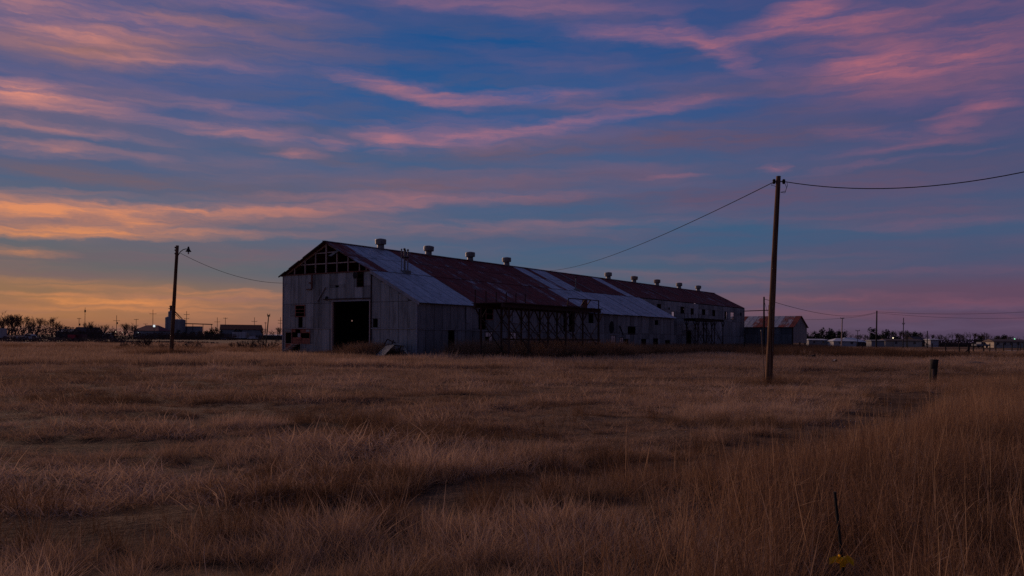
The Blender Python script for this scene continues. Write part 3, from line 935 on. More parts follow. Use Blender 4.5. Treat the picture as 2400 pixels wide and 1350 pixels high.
# ---------------------------------------------------------------- steel trestles
def trestle(rows, bs, z0, z1, label, rail=True, lowbeam=True):
    tr = empty('steel_trestle', barn_pt(0, 0), -TH, label, 'trestle', 'steel loading trestles')
    ra, rb = rows
    for r in rows:
        for b in bs:
            mm = MB(); mm.box(r - .055, b - .055, 0, r + .055, b + .055, z0); mm.build('leg', M['dark_steel'], tr)
    bl, br = bs[0] - .8, bs[-1] + .25
    for r in rows:
        mm = MB(); mm.box(r - .08, bl, z0, r + .08, br, z0 + .28); mm.build('beam', M['dark_steel'], tr)
        if lowbeam:
            mm = MB(); mm.box(r - .05, bs[1], 1.5, r + .05, br, 1.62); mm.build('beam', M['dark_steel'], tr)
        for i, (p, q) in enumerate(zip(bs, bs[1:])):
            mm = MB(); mm.bar((r + .08, p, z0 - .9), (r + .08, q, .7), .05, .05); mm.build('brace', M['dark_steel'], tr)
            mm = MB(); mm.bar((r - .08, q, z0 - .9), (r - .08, p, .7), .04, .04); mm.build('brace', M['dark_steel'], tr)
        for b in bs:
            mm = MB(); mm.bar((r, b - .7, z0), (r, b, z0 - .8), .07, .07); mm.build('knee_brace', M['dark_steel'], tr)
            mm = MB(); mm.bar((r, b + .7, z0), (r, b, z0 - .8), .07, .07); mm.build('knee_brace', M['dark_steel'], tr)
    for b in bs:
        mm = MB(); mm.bar((ra, b, z0 - .7), (rb, b, 1.1), .05, .05); mm.build('brace', M['dark_steel'], tr)
    k = int((br - bl) / .6)
    for i in range(k):
        b = bl + (br - bl) * i / k
        mm = MB(); mm.box(ra - .25, b, z0 + .29, rb + .25, b + .56, z0 + .34 + .02 * (i % 2)); mm.build('deck_plank', M['dark_steel'], tr)
    if rail:
        for i in range(6):
            b = bl + .1 + i * 1.25
            mm = MB(); mm.box(ra - .03, b - .03, z0 + .3, ra + .03, b + .03, z1); mm.build('rail_post', M['dark_steel'], tr)
    return tr
tr = trestle((23.2, 25.6), [-1.75, .72, 3.3, 5.85, 8.4, 10.95], 3.75, 5.0, 'rust dark steel trestle platform standing before the near side wall of the warehouse')
# tipped frame at its far end
for p, q in (((25.6, 6.2, 4.75), (25.6, 9.6, 4.75)), ((25.6, 9.6, 4.75), (24.4, 10.9, 4.25)), ((25.6, 6.2, 4.75), (24.4, 8.0, 4.25)), ((24.4, 8.0, 4.25), (24.4, 10.9, 4.25)), ((25.6, 9.3, 4.78), (25.6, 10.95, 4.74)), ((25.6, 10.95, 3.7), (25.6, 10.95, 4.8)), ((25.6, 8.7, 4.75), (24.4, 10.1, 4.25))):
    mm = MB(); mm.bar(p, q, .07, .07); mm.build('loose_frame_bar', M['dark_steel'], tr)
mm = MB(); mm.box(24.9, 9.5, 4.05, 25.2, 9.8, 4.85); mm.build('upright_box', M['rust'], tr)
trestle((12.3, 14.0), [60.1, 63.2, 66.3, 69.5], 4.3, 5.4, 'distant dark steel trestle at the far narrow end of the warehouse', True, False)

# ---------------------------------------------------------------- poles, cables, posts
def cable(p, q, sag, r, label, n=28, cat='cable', name='power_cable'):
    p, q = Vector(p), Vector(q)
    pts = []
    for i in range(n + 1):
        t = i / n
        c = p.lerp(q, t)
        c.z -= sag * 4 * t * (1 - t)
        pts.append(c)
    mm = MB()
    k = 5
    for i, c in enumerate(pts):
        d = (pts[min(i + 1, n)] - pts[max(i - 1, 0)]).normalized()
        a = d.cross(Z).normalized(); b = a.cross(d)
        for j in range(k):
            mm.v.append(tuple(c + (a * cos(2 * pi * j / k) + b * sin(2 * pi * j / k)) * r))
    for i in range(n):
        for j in range(k):
            j2 = (j + 1) % k
            mm.f.append((i * k + j, i * k + j2, (i + 1) * k + j2, (i + 1) * k + j))
    o = mm.build(name, M['wire'])
    tag(o, label, cat)
    return o

def wobble_pole(base, top, r0, r1, parent, mt, name='shaft', n=12, seg=14, seed=1):
    base, top = Vector(base), Vector(top)
    mm = MB()
    rg = random.Random(seed)
    for s in range(seg + 1):
        t = s / seg
        c = base.lerp(top, t) + Vector((.03 * sin(3 * t + seed), .03 * cos(2.3 * t + seed), 0)) * r0 * 4
        r = r0 + (r1 - r0) * t
        for i in range(n):
            a = 2 * pi * i / n
            rr = r * (1 + rg.uniform(-.035, .035))
            mm.v.append((c.x + rr * cos(a), c.y + rr * sin(a), c.z))
    for s in range(seg):
        for i in range(n):
            j = (i + 1) % n
            mm.f.append((s * n + i, s * n + j, (s + 1) * n + j, (s + 1) * n + i))
    mm.f.append(tuple(seg * n + i for i in range(n)))
    return mm.build(name, mt, parent, True)

# big leaning pole in the field
P = Vector((9.53, 30.89, -.05)); Tp = Vector((9.85, 30.89, 7.72))
up = empty('utility_pole', (P.x, P.y, 0), 0, 'tall leaning wooden utility pole standing in the field right of the warehouse', 'utility pole')
wobble_pole((0, 0, -.1), Tp - Vector((P.x, P.y, 0)), .135, .085, up, M['pole'], seed=3)
top = Tp - Vector((P.x, P.y, 0))
mm = MB(); mm.tube(top + Vector((-.17, 0, -.20)), top + Vector((.20, 0, -.20)), .022, .022, 6); mm.build('bolt', M['black'], up)
for s in (-.17, .19):
    mm = MB(); mm.lathe([(.03, -.09), (.062, -.05), (.05, 0), (.062, .05), (.03, .09)], 10, (top.x + s, top.y, top.z - .20)); mm.build('insulator', M['black'], up, True)
mm = MB()
lp = [top + Vector(v) for v in ((.20, 0, -.20), (.30, 0, -.42), (.24, 0, -.62), (.08, 0, -.60), (.26, 0, -.55), (.33, 0, -.35), (.31, 0, -.22))]
for a, b in zip(lp, lp[1:]): mm.tube(a, b, .009, .009, 5)
lp = [top + Vector(v) for v in ((-.18, 0, -.24), (-.28, 0, -.34), (-.14, .02, -.36), (-.06, 0, -.46))]
for a, b in zip(lp, lp[1:]): mm.tube(a, b, .007, .007, 5)
mm.build('cable_loop', M['wire'], up)
mm = MB(); mm.bar((.10, -.145, 1.2), (.10, -.145, 2.9), .03, .02); mm.build('conduit_strip', M['old_timber'], up)
cable(Tp + Vector((-.18, 0, -.22)), barn_pt(6.2, 33.2, 9.55), .75, .016, 'black cable running from the tall leaning pole down to the warehouse ridge')
cable(Tp + Vector((.2, 0, -.2)), (20.0, 20.0, 8.5), 1.3, .016, 'black cable sagging from the tall leaning pole out of the right edge')
rod = empty('guy_rod', (10.05, 33.1, 0), 0, 'thin leaning metal rod stuck in the grass just left of the tall pole', 'rod')
mm = MB(); mm.tube((0.02, 0, -.05), (-.14, 0, 2.0), .016, .012, 6); mm.build('rod_shaft', M['old_timber'], rod)
mm = MB(); mm.tube((-.14, 0, 1.98), (-.142, 0, 2.04), .03, .022, 8); mm.build('rod_tip', M['galv'], rod)

# lamp pole to the left
lpole = empty('lamp_pole', (-25.26, 61.6, 0), 0, 'leaning wooden pole with curved arm and bell lamp, left of the warehouse', 'lamp pole')
wobble_pole((0, 0, -.1), (.45, 0, 8.30), .15, .11, lpole, M['pole'], seed=8)
mm = MB()
arc = [(.50, -.05, 7.55), (.66, -.05, 7.82), (.86, -.05, 7.98), (1.08, -.05, 8.05), (1.24, -.05, 8.02)]
for a, b in zip(arc, arc[1:]): mm.tube(a, b, .03, .03, 6)
arm = mm.build('lamp_arm', M['black'], lpole)
mm = MB(); mm.lathe([(.05, .22), (.08, .10), (.11, 0), (.20, -.12), (.21, -.16)], 12, (1.27, -.05, 8.0)); mm.build('lamp_shade', M['black'], lpole)
mm = MB(); mm.lathe([(.035, -.34), (.06, -.26), (.05, -.14)], 8, (1.27, -.05, 8.0)); mm.build('lamp_bulb', M['pane'], lpole, True)
for z in (8.15, 7.95, 7.7):
    mm = MB(); mm.lathe([(.03, -.06), (.05, 0), (.03, .06)], 8, (.27, -.02, z)); mm.build('insulator', M['black'], lpole)
cable((-24.62, 61.55, 7.75), barn_pt(.0, .0, 6.35), .55, .016, 'black cable drooping from the lamp pole to the warehouse front corner')

# short cut post on the right
ps = empty('cut_post', (16.5, 32.57, 0), 0, 'short thick weathered fence post standing alone in the right grass', 'post')
wobble_pole((-.02, 0, -.1), (.03, 0, .93), .135, .15, ps, plain('dark weathered post', (.03, .023, .019), .95, .4, 3, stretch=(8, 8, .6)), 'post_shaft', 12, 5, 5)
mm = MB(); mm.box(-.12, -.155, .05, -.04, -.125, .55); mm.build('split_face', M['old_timber'], ps)

# yellow flagged stake in front
st = empty('marker_stake', (2.11, 5.2, 0), 0, 'thin black stake with a yellow ribbon in the right foreground grass', 'stake')
mm = MB(); mm.tube((.005, 0, -.1), (-.085, 0, .66), .0105, .0095, 8); mm.build('stake_rod', M['black'], st)
rb = MB()
rg = random.Random(5)
for q in range(5):
    a = q * 1.25 + .4
    c = Vector((-.03, 0, .225))
    d = Vector((cos(a), sin(a) * .8, rg.uniform(-.1, .25))); n_ = Vector((-sin(a), cos(a), .3))
    w = .034
    p0, p1, p2 = c + d * .008, c + d * .04 + Z * .008, c + d * rg.uniform(.06, .085) - Z * .012
    rb.poly([p0 - Z * w * .7, p1 - Z * w * .6 + n_ * .01, p1 + Z * w * .6 + n_ * .01, p0 + Z * w * .7])
    rb.poly([p1 - Z * w * .6 + n_ * .01, p2 - Z * w * .7, p2 + Z * w * .5, p1 + Z * w * .6 + n_ * .01])
rb.lathe([(.016, -.03), (.022, 0), (.016, .03)], 8, (-.03, 0, .225))
rb.build('yellow_ribbon', plain('yellow plastic ribbon', (.92, .50, .01), .45, .2, 30), st)

# scrap by the warehouse
sc = empty('scrap_sheet', barn_pt(14.0, -1.8), -TH, 'bent grey roof sheet lying on a broken frame by the lean-to corner', 'scrap sheet')
sc.scale = (1.35, 1.35, 1.35)
mm = MB()
q = [[(-.3, -.75, .02), (.75, -1.1, .02)], [(.15, -.1, .72), (1.05, -.35, .80)], [(.75, .2, .88), (1.5, 0, .75)], [(1.7, -.1, .35), (2.1, -.3, .20)]]
for a, b in zip(q, q[1:]): mm.poly([a[0], a[1], b[1], b[0]])
mm.build('bent_sheet', M['galv'], sc)
mm = MB()
for a, b in (((-.9, .2, .0), (-.15, .35, 1.1)), ((-.15, .35, 1.1), (.75, .5, .75)), ((-.5, .6, .0), (.1, .6, 1.05)), ((-.3, .3, .6), (.7, .45, .3)), ((.75, .5, .75), (.5, .5, .0)), ((-1.1, -.5, .05), (.2, -.9, .03))): mm.bar(a, b, .05, .05)
mm.build('broken_frame', M['dark_steel'], sc)
stp = empty('wooden_steps', barn_pt(1.7, -.6), -TH, 'collapsed wooden steps leaning at the small red door of the warehouse', 'steps')
for s in (-.42, .42):
    mm = MB(); mm.bar((-.55, -.55 + s * .3, .02), (.35, .25 + s * .3, .95), .05, .16); mm.build('stringer', M['old_timber'], stp)
for i in range(6):
    t = i / 5
    mm = MB()
    c = Vector((-.5 + .8 * t, -.5 + .72 * t, .12 + .82 * t))
    mm.box(c.x - .40, c.y - .14, c.z, c.x + .40, c.y + .12, c.z + .045); mm.build('tread', M['pale_timber'], stp)
# debris and dirt heaps out in the grass
def heap(name, loc, rx, ry, h, label, mt, cat, seed):
    mm = MB()
    n, k = 18, 5
    for s in range(k):
        t = s / (k - 1)
        for i in range(n):
            a = 2 * pi * i / n
            r = cos(t * pi / 2) * (1 + .22 * noise.noise(Vector((cos(a) * 1.5, sin(a) * 1.5, seed + t))))
            mm.v.append((rx * r * cos(a), ry * r * sin(a), h * sin(t * pi / 2) - .05))
    for s in range(k - 1):
        for i in range(n):
            j = (i + 1) % n
            mm.f.append((s * n + i, s * n + j, (s + 1) * n + j, (s + 1) * n + i))
    o = mm.build(name, mt, None, True)
    o.location = loc
    return tag(o, label, cat)
heap('dirt_mound', (30.54, 54.8, 0), 1.05, .7, .42, 'dark low dirt mound in the grass right of the short cut post', M['dirt'], 'mound', 1.0)
heap('dirt_mound', (27.0, 55.6, 0), .9, .6, .30, 'small flat dirt mound just left of the short cut post', M['dirt'], 'mound', 4.0)
db = empty('scrap_pile', (24.76, 69.0, 0), .2, 'low black scrap lying in the grass right of the tall pole', 'scrap')
mm = MB(); mm.box(-.35, -.2, .25, .35, .2, .42); mm.bar((-.4, 0, .3), (.5, .1, .45), .12, .1); mm.build('scrap_block', M['black'], db)
mm = MB(); mm.tube((-.2, .1, 0), (-.2, .1, .3), .09, .09, 8); mm.tube((.25, 0, 0), (.25, 0, .3), .09, .09, 8); mm.build('scrap_foot', M['black'], db)
db = empty('scrap_pile', (20.9, 54.0, 0), .5, 'small scrap heap with one curled white piece in the right grass', 'scrap')
mm = MB(); mm.bar((-.35, 0, .12), (.15, .05, .32), .28, .2); mm.bar((-.1, .1, .05), (.3, -.1, .2), .2, .2); mm.build('scrap_block', M['black'], db)
mm = MB()
for i in range(7):
    a0_, a1_ = pi * i / 7, pi * (i + 1) / 7
    mm.poly([(.12 - .16 * cos(a0_), -.1, .30 + .14 * sin(a0_)), (.12 - .16 * cos(a1_), -.1, .30 + .14 * sin(a1_)), (.12 - .16 * cos(a1_), .05, .30 + .14 * sin(a1_)), (.12 - .16 * cos(a0_), .05, .30 + .14 * sin(a0_))])
mm.build('white_curl', M['pale_trim'], db)

# fence on the right
brace = empty('corner_post', (44.5, 81.0, 0), 0, 'braced dark corner post of the wire fence beyond the right grass', 'fence post')
mm = MB(); mm.tube((0, 0, -.1), (-.04, 0, 1.30), .12, .10, 10); mm.build('post_shaft', M['black'], brace)
mm = MB(); mm.tube((-1.15, -.1, 0), (-.05, 0, .95), .06, .06, 8); mm.build('brace_bar', M['black'], brace)
fp0 = None
NF = 22
fence_pts = []
for i in range(NF):
    t = i / (NF - 1)
    x, y = 52 + 80 * t + .3 * sin(i * 5), 103 + 100 * t ** 1.1
    fence_pts.append((x, y))
    if fp0 is None:
        mm = MB(); mm.tube((0, 0, -.05), (.02, 0, 1.5), .085, .075, 8)
        fp0 = mm.build('fence_post', M['black'])
        o = fp0
    else:
        o = fp0.copy(); C.objects.link(o)
    o.location = (x, y, 0)
    o.rotation_euler = (0, .03 * sin(i * 3.7), i * 1.3)
    nth = ['first', 'second', 'third', 'fourth', 'fifth', 'sixth', 'seventh', 'eighth', 'ninth', 'tenth', 'eleventh', 'twelfth', 'thirteenth', 'fourteenth', 'fifteenth', 'sixteenth', 'seventeenth', 'eighteenth', 'nineteenth', 'twentieth', 'twenty-first', 'twenty-second'][i]
    tag(o, f'thin dark post, {nth} to the right of the braced corner post', 'fence post', 'posts of the right wire fence')
for i, (x, y, w) in enumerate(((58.0, 104.5, 'just left of'), (48.6, 100.0, 'second to the left of'), (41.8, 99.5, 'third to the left of'))):
    o = fp0.copy(); C.objects.link(o); o.location = (x - 14, y, 0); o.rotation_euler = (0, 0, i)
    tag(o, f'thin dark fence post standing {w} the braced corner post', 'fence post', 'posts of the right wire fence')
for z, w in ((1.2, 'top'), (.8, 'middle'), (.4, 'lowest')):
    mm = MB()
    pts = [(44.5, 81.0)] + fence_pts
    for (ax, ay), (bx, by) in zip(pts, pts[1:]): mm.tube((ax, ay, z), (bx, by, z), .012, .012, 4, False)
    tag(mm.build('fence_wire', M['wire']), f'{w} strand of the wire fence on the right', 'fence wire')

# ---------------------------------------------------------------- far poles
def far_pole(x, y, h, lean, label, arms=(), transf=False, pale=False, r=.16, group=None):
    e = empty('utility_pole', (x, y, 0), 0, label, 'utility pole', group)
    mt = M['pale_timber'] if pale else M['black']
    mm = MB(); mm.tube((0, 0, -.1), (lean, 0, h), r, r * .75, 8); mm.build('shaft', mt, e)
    for (z, w) in arms:
        mm = MB(); mm.box(lean * z / h - w / 2, -.08, z - .09, lean * z / h + w / 2, .08, z + .09); mm.build('crossarm', M['black'], e)
        for s in (-.45, .45):
            mm = MB(); mm.tube((lean * z / h + s * w, 0, z + .09), (lean * z / h + s * w, 0, z + .35), .05, .05, 6); mm.build('insulator', M['black'], e)
    if transf:
        mm = MB(); mm.tube((.35, 0, h * .62), (.35, 0, h * .62 + 1.1), .35, .35, 10); mm.build('transformer', M['black'], e)
    return e
far_pole(91.1, 230, 8.2, .15, 'pale wooden pole standing left of the taller dark poles on the right', ((8.0, 1.0),), False, True, .20)
far_pole(100.7, 230, 10.2, .1, 'tallest dark pole on the right, black and bare topped', (), False, False, .24)
far_pole(108.1, 230, 8.3, .1, 'dark pole with a small bracket right of the tallest dark pole', ((6.6, .7),), False, False, .14)
far_pole(110.3, 232, 4.9, .0, 'short thin pole between the bracket pole and the square stub on the right', (), False, False, .12)
far_pole(112.3, 225, 4.7, 0, 'short thick stub pole standing before the dark trees on the right', (), False, False, .16)
far_pole(108, 260, 5.1, 0, 'small crossarm pole in front of the white hipped roof on the right', ((5.0, 1.3),), False, False, .11)
far_pole(124.2, 262, 4.8, 0, 'small crossarm pole beside the wide pine tree on the right', ((4.7, 1.2),), False, False, .11)
far_pole(30.6, 101.0, 6.95, -.05, 'dark pole just left of the tall pole, by the low shed roof', (), False, False, .13)
cable((30.55, 101.0, 6.7), (100.75, 230, 9.9), 1.6, .03, 'thin wire from the pole by the shed to the tallest dark pole on the right')
cable((100.75, 230, 9.9), (150, 215, 11.2), 1.2, .035, 'thin upper wire leaving the tallest dark pole toward the right edge')
cable((100.75, 230, 9.6), (152, 222, 9.2), 1.2, .03, 'thin lower wire leaving the tallest dark pole toward the right edge')
cable((100.75, 230, 9.6), (91.2, 230, 8.05), .25, .03, 'short wire between the pale pole and the tallest dark pole')
cable((91.2, 230, 8.05), (70, 215, 7.3), .3, .03, 'thin wire from the pale pole back to the shed')
cable((30.55, 101.0, 6.6), barn_pt(14.0, 90.6, 6.0), .2, .02, 'thin drop wire from the pole by the shed to the far eave bracket')

D = 450.0
def RX(px, Y): return (px - 1200) / 1950 * Y
def LX(px):
    return (px - 1200) / 1950 * D
far_pole(LX(185), D, 11.0, 0, 'transformer pole with stacked crossarms left of the thin antenna mast', ((10.6, 2.2), (5.2, 2.8)), True)
far_pole(LX(273), D, 12.5, 0, 'transformer pole with one crossarm among the left trees', ((9.6, 3.4),), True)
far_pole(LX(319), D, 10.6, 0, 'single crossarm pole left of the red roofed building', ((10.3, 2.4),))
far_pole(RX(341, D + 60), D + 60, 9.0, 0, 'faint small crossarm pole just left of the red roof', ((8.8, 2.4),))
far_pole(RX(358, D - 10), D - 10, 15.5, 0, 'tall crossarm pole rising behind the red roofed building', ((13.2, 3.6),))
far_pole(RX(437, D - 10), D - 10, 14.8, 0, 'pole with two crossarms right of the grain silos', ((13.0, 3.0), (10.8, 2.6)))
far_pole(LX(509), D, 11.8, 0, 'faint crossarm pole left of the long metal barn', ((9.4, 3.0),))
far_pole(LX(528), D, 11.8, 0, 'short crossarm pole behind the long metal barn roof', ((11.4, 2.2),))
far_pole(LX(596), D, 12.0, 0, 'crossarm pole above the right end of the long metal barn', ((9.8, 3.0),))
far_pole(LX(622), D, 9.6, 0, 'thin pole left of the leaning wooden pole by the warehouse', ((9.0, 1.2),))
far_pole(LX(657), D, 12.2, 0, 'double crossarm pole close to the warehouse front corner', ((10.5, 2.8), (9.0, 2.8)))
e = far_pole(-37.9, 128.0, 5.0, .45, 'leaning bare wooden pole standing between bushes left of the warehouse', ((4.8, .4),), False, False, .10)
mast = empty('antenna_mast', (RX(199, D + 20), D + 20, 0), 0, 'thin tall antenna mast above the left treeline', 'mast')
mm = MB()
for s in ((-.25, -.15), (.25, -.15), (0, .3)): mm.tube((s[0] * 1.4, s[1] * 1.4, 0), (s[0] * .5, s[1] * .5, 16.5), .06, .05, 5)
for i in range(14): mm.tube((-.3 + .012 * i, -.15, i * 1.15), (.3 - .012 * i, -.15, i * 1.15 + 1.1), .03, .03, 4)
mm.build('lattice', M['dark_steel'], mast)
mm = MB(); mm.tube((0, 0, 16.4), (0, 0, 17.4), .09, .06, 6); mm.box(-.35, -.2, 14.6, .35, .2, 15.9); mm.build('antenna', M['black'], mast)

# ---------------------------------------------------------------- far buildings
def wallmat(name, col): return plain(name, col, .85, .15, .3)
M['white_wall'] = wallmat('far white wall', (.36, .345, .34))
M['cream_wall'] = wallmat('far cream wall', (.36, .31, .245))
M['grey_wall'] = wallmat('far grey wall', (.20, .20, .205))
M['dark_wall'] = wallmat('far dark wall', (.05, .045, .05))
M['red_roof'] = wallmat('far red roof', (.17, .05, .05))
M['white_roof'] = wallmat('far pale metal roof', (.42, .44, .48))
M['dark_roof'] = wallmat('far dark roof', (.075, .05, .045))
M['glass_dark'] = plain('dark far glass', (.03, .03, .035), .15, .1, 2, spec=.6)

def house(name, x, y, w, d, h, rise, wallm, roofm, label, cat='house', rz=0.0, hip=0.0, windows=0, door=False, over=.35, group=None):
    e = empty(name, (x, y, 0), rz, label, cat, group)
    if x > 0: h *= .8; rise *= .7
    mm = MB(); mm.box(-w / 2, -d / 2, 0, w / 2, d / 2, h); mm.build('wall', wallm, e)
    mm = MB()
    W2, D2 = w / 2 + over, d / 2 + over
    z0 = h + .01
    a = [(-W2, -D2, z0), (W2, -D2, z0), (W2, D2, z0), (-W2, D2, z0)]
    r0, r1 = (-W2 + hip, 0, z0 + rise), (W2 - hip, 0, z0 + rise)
    mm.poly([a[0], a[1], r1, r0]); mm.poly([a[2], a[3], r0, r1]); mm.poly([a[1], a[2], r1]); mm.poly([a[3], a[0], r0])
    mm.poly([(x_, y_, z_ - .12) for x_, y_, z_ in reversed(a)])
    for i in range(4):
        p, q = a[i], a[(i + 1) % 4]
        mm.poly([(p[0], p[1], p[2] - .12), (q[0], q[1], q[2] - .12), q, p])
    mm.build('roof', roofm, e)
    for i in range(windows):
        u = -w / 2 + w * (i + .6) / windows
        mm = MB(); mm.box(u - .5, -d / 2 - .05, h * .42, u + .5, -d / 2 - .004, h * .42 + 1.0)
        wo = mm.build('window', M['white_wall'], e)
        mm = MB(); mm.box(u - .42, -d / 2 - .07, h * .42 + .08, u + .42, -d / 2 - .052, h * .42 + .92); mm.build('pane', M['glass_dark'], wo)
    if door:
        mm = MB(); mm.box(w * .1, -d / 2 - .05, 0, w * .1 + .95, -d / 2 - .004, 2.05); mm.build('door', M['dark_wall'], e)
    return e
# right-hand settlement
R_ = 285.0
house('mobile_home', RX(1912, R_), R_, 6.2, 4, 2.6, .5, M['grey_wall'], M['white_roof'], 'small grey cabin with pale flat roof next to the low shed', 'cabin', 0, .8, 2)
house('house', RX(1960, R_), R_ - 4, 7.6, 7, 2.2, 1.3, M['white_wall'], M['white_roof'], 'white house with broad pale hipped roof left of the pale pole', 'house', 0, 2.6, 2)
house('house', RX(2006, R_), R_ + 6, 8.5, 7, 2.0, 2.0, M['dark_wall'], M['white_roof'], 'dark house with pale hipped roof behind the small crossarm pole', 'house', 0, 3.2, 1)
house('garage', RX(2025, R_), R_ - 9, 4.4, 4, 2.5, .35, M['grey_wall'], M['grey_wall'], 'plain grey box garage in front of the pale hipped roof', 'garage', 0, .3)
house('shed', RX(2063, R_), R_ + 4, 6.5, 4, 1.6, .7, M['dark_wall'], M['white_roof'], 'low shed with bright pale roof right of the tallest dark pole', 'shed', 0, .5)
house('long_barn', RX(2116, R_), R_ + 2, 12.6, 5, 2.6, .8, M['cream_wall'], M['dark_roof'], 'long low cream barn with dark roof behind the bracket pole', 'barn', 0, .4, 2)
house('house', RX(2215, R_), R_ + 22, 5.2, 5, 3.0, 1.8, M['dark_wall'], M['dark_roof'], 'dark gabled house among trees left of the pale blue shed', 'house', .5, .0, 1)
house('shed', RX(2232, R_), R_ + 14, 3.2, 3, 3.2, .4, M['white_wall'], M['white_roof'], 'small pale blue shed standing between the dark right trees', 'shed', .2, .2)
house('long_barn', RX(2356, 272), 272, 10.8, 6, 2.55, 1.1, M['cream_wall'], M['dark_roof'], 'long cream building with small windows behind the right fence', 'building', 0, .3, 5)
# left-hand settlement
house('house', RX(206, 380), 380, 9.5, 8, 3.0, 2.3, M['dark_wall'], M['dark_roof'], 'dark gabled house among the left trees behind the red bin', 'house', .9, 0, 1)
house('house', RX(172, 420), 420, 14, 8, 3.2, 1.6, M['dark_wall'], M['grey_wall'], 'grey roofed house left of the dark gabled house', 'house', .1, 2, 2)
house('store_building', RX(357, D - 15), D - 15, 15.2, 10, 4.2, 2.9, M['grey_wall'], M['red_roof'], 'grey building under a broad red hipped roof left of the silos', 'building', -.25, 4.4, 4)
house('storage_barn', RX(565, D - 20), D - 20, 20.5, 12, 5.2, 2.5, M['grey_wall'], M['roof_sheet'], 'long metal barn with patched rusty roof left of the warehouse', 'barn', .35, .4, 0)
bpy.data.objects['storage_barn'].children[1].color = (.52, .7, 0, 1)
house('cabin', RX(247, 400), 400, 7, 4, 2.4, .4, M['white_wall'], M['white_roof'], 'low pale cabin half hidden behind left bushes', 'cabin', 0, .3, 2)
house('shed', LX(641), D, 9, 5, 2.4, .4, M['dark_wall'], M['white_roof'], 'low dark shed with pale roof next to the warehouse front corner', 'shed', 0, .3)
# white sign box on the red roofed building
sg = empty('lit_sign', (RX(361, D - 22), D - 22, 0), 0, 'bright white lit sign box standing on a post at the red roof', 'sign')
mm = MB(); mm.tube((0, 0, 0), (0, 0, 6.2), .12, .12, 6); mm.build('sign_post', M['black'], sg)
mm = MB(); mm.box(-.45, -.2, 6.1, .45, .2, 7.2); mm.build('sign_face', M['lamp_white'], sg)
def lamp(x, y, z, mt, label):
    e = empty('yard_lamp', (x, y, 0), 0, label, 'lamp')
    mm = MB(); mm.tube((0, 0, 0), (0, 0, z), .08, .06, 6); mm.build('lamp_post', M['black'], e)
    mm = MB(); mm.lathe([(.06, -.22), (.24, 0), (.06, .2)], 8, (0, 0, z)); mm.build('lamp_bulb', mt, e)
lamp(RX(324, D - 40), D - 40, 3.0, M['lamp_white'], 'small bright bluish yard lamp left of the red roofed building')
lamp(RX(271, D - 30), D - 30, 3.4, M['lamp_warm'], 'tiny lit lamp at the foot of a left transformer pole')
lamp(RX(287, D - 30), D - 30, 3.3, M['lamp_warm'], 'tiny lit lamp among bare trees right of a transformer pole')
lamp(RX(2093, 270), 270, 2.9, M['lamp_warm'], 'small warm lamp shining before the dark pines on the right')
lamp(RX(2378, 300), 300, 3.0, M['lamp_green'], 'tiny green lamp near the right edge above the cream building')
lamp(RX(2398, 300), 300, 2.4, M['lamp_green'], 'tiny green lamp at the very right edge of the picture')
# grain elevator
ge = empty('grain_elevator', (RX(412, D + 40), D + 40, 0), 0, 'grain elevator with pale round silos and long conveyor behind the lamp pole', 'grain elevator')
for (px, r, h) in ((393, 1.5, 13.0), (402, 2.0, 16.6), (411, 2.0, 11.0), (416, 2.3, 11.6), (424, 2.6, 11.6)):
    mm = MB(); mm.lathe([(r, 0), (r, h * .96), (r * .25, h)], 18, ((px - 412) / 1950 * 490, 0, 0)); mm.build('silo', M['grey_wall'], ge)
mm = MB(); mm.box(-3.3, -1, 16.0, -1.5, 1, 19.5); mm.box(-4.2, -.8, 17.6, -1.5, .8, 17.9); mm.box(-3.8, -.8, 18.9, -1.6, .8, 19.2); mm.tube((-2, 0, 19), (-2, 0, 22), .5, .4, 8); mm.build('head_house', M['dark_steel'], ge)
for a, b in (((-1.2, 0, 16.8), (3.9, 0, 11.7)), ((-1.2, 0, 15.3), (2.4, 0, 11.7)), ((-1.2, .2, 16.3), (3.2, .2, 11.7))):
    mm = MB(); mm.tube(a, b, .16, .16, 6); mm.build('spout', M['dark_steel'], ge)
mm = MB(); mm.bar((4.4, 0, 9.0), (21.5, 0, 8.6), .8, .55); mm.build('conveyor', M['dark_steel'], ge)
for x in (10, 16, 21):
    mm = MB(); mm.tube((x, 0, 0), (x, 0, 8.6), .15, .15, 6); mm.build('conveyor_leg', M['dark_steel'], ge)
mm = MB(); mm.box(5.2, 1.5, 0, 13.5, 6, 7.4); mm.build('annex', M['grey_wall'], ge)
# trailers, bins, vehicles on the left
def trailer(name, x, y, w, h, mt, label, rz=0.0):
    e = empty(name, (x, y, 0), rz, label, 'trailer' if 'trailer' in name else 'bin')
    mm = MB(); mm.box(-w / 2, -1.2, .8, w / 2, 1.2, h); mm.build('box_body', mt, e)
    mm = MB(); mm.box(-w / 2, -1.0, .55, w / 2, 1.0, .79); mm.build('chassis', M['black'], e)
    for s in (-.36, -.28, .34):
        mm = MB()
        for yy in (-1.05, .8):
            mm.tube((s * w, yy, .42), (s * w, yy + .25, .42), .42, .42, 12)
        mm.build('wheel', M['black'], e)
    for i in range(1, int(w / 1.5)):
        mm = MB(); mm.box(-w / 2 + i * 1.5 - .04, -1.24, .85, -w / 2 + i * 1.5 + .04, -1.203, h - .05); mm.build('side_rib', M['grey_wall'], e)
trailer('box_trailer', RX(561, 400), 400, 6.2, 3.8, M['white_wall'], 'white ribbed box trailer parked left of the leaning wooden pole')
trailer('box_trailer', RX(582, 404), 404, 6.5, 3.5, M['grey_wall'], 'grey box trailer parked right of the white ribbed one')
trailer('box_trailer', RX(-3, 210), 210, 2.6, 3.2, M['white_wall'], 'pale box trailer cut by the left edge of the picture')
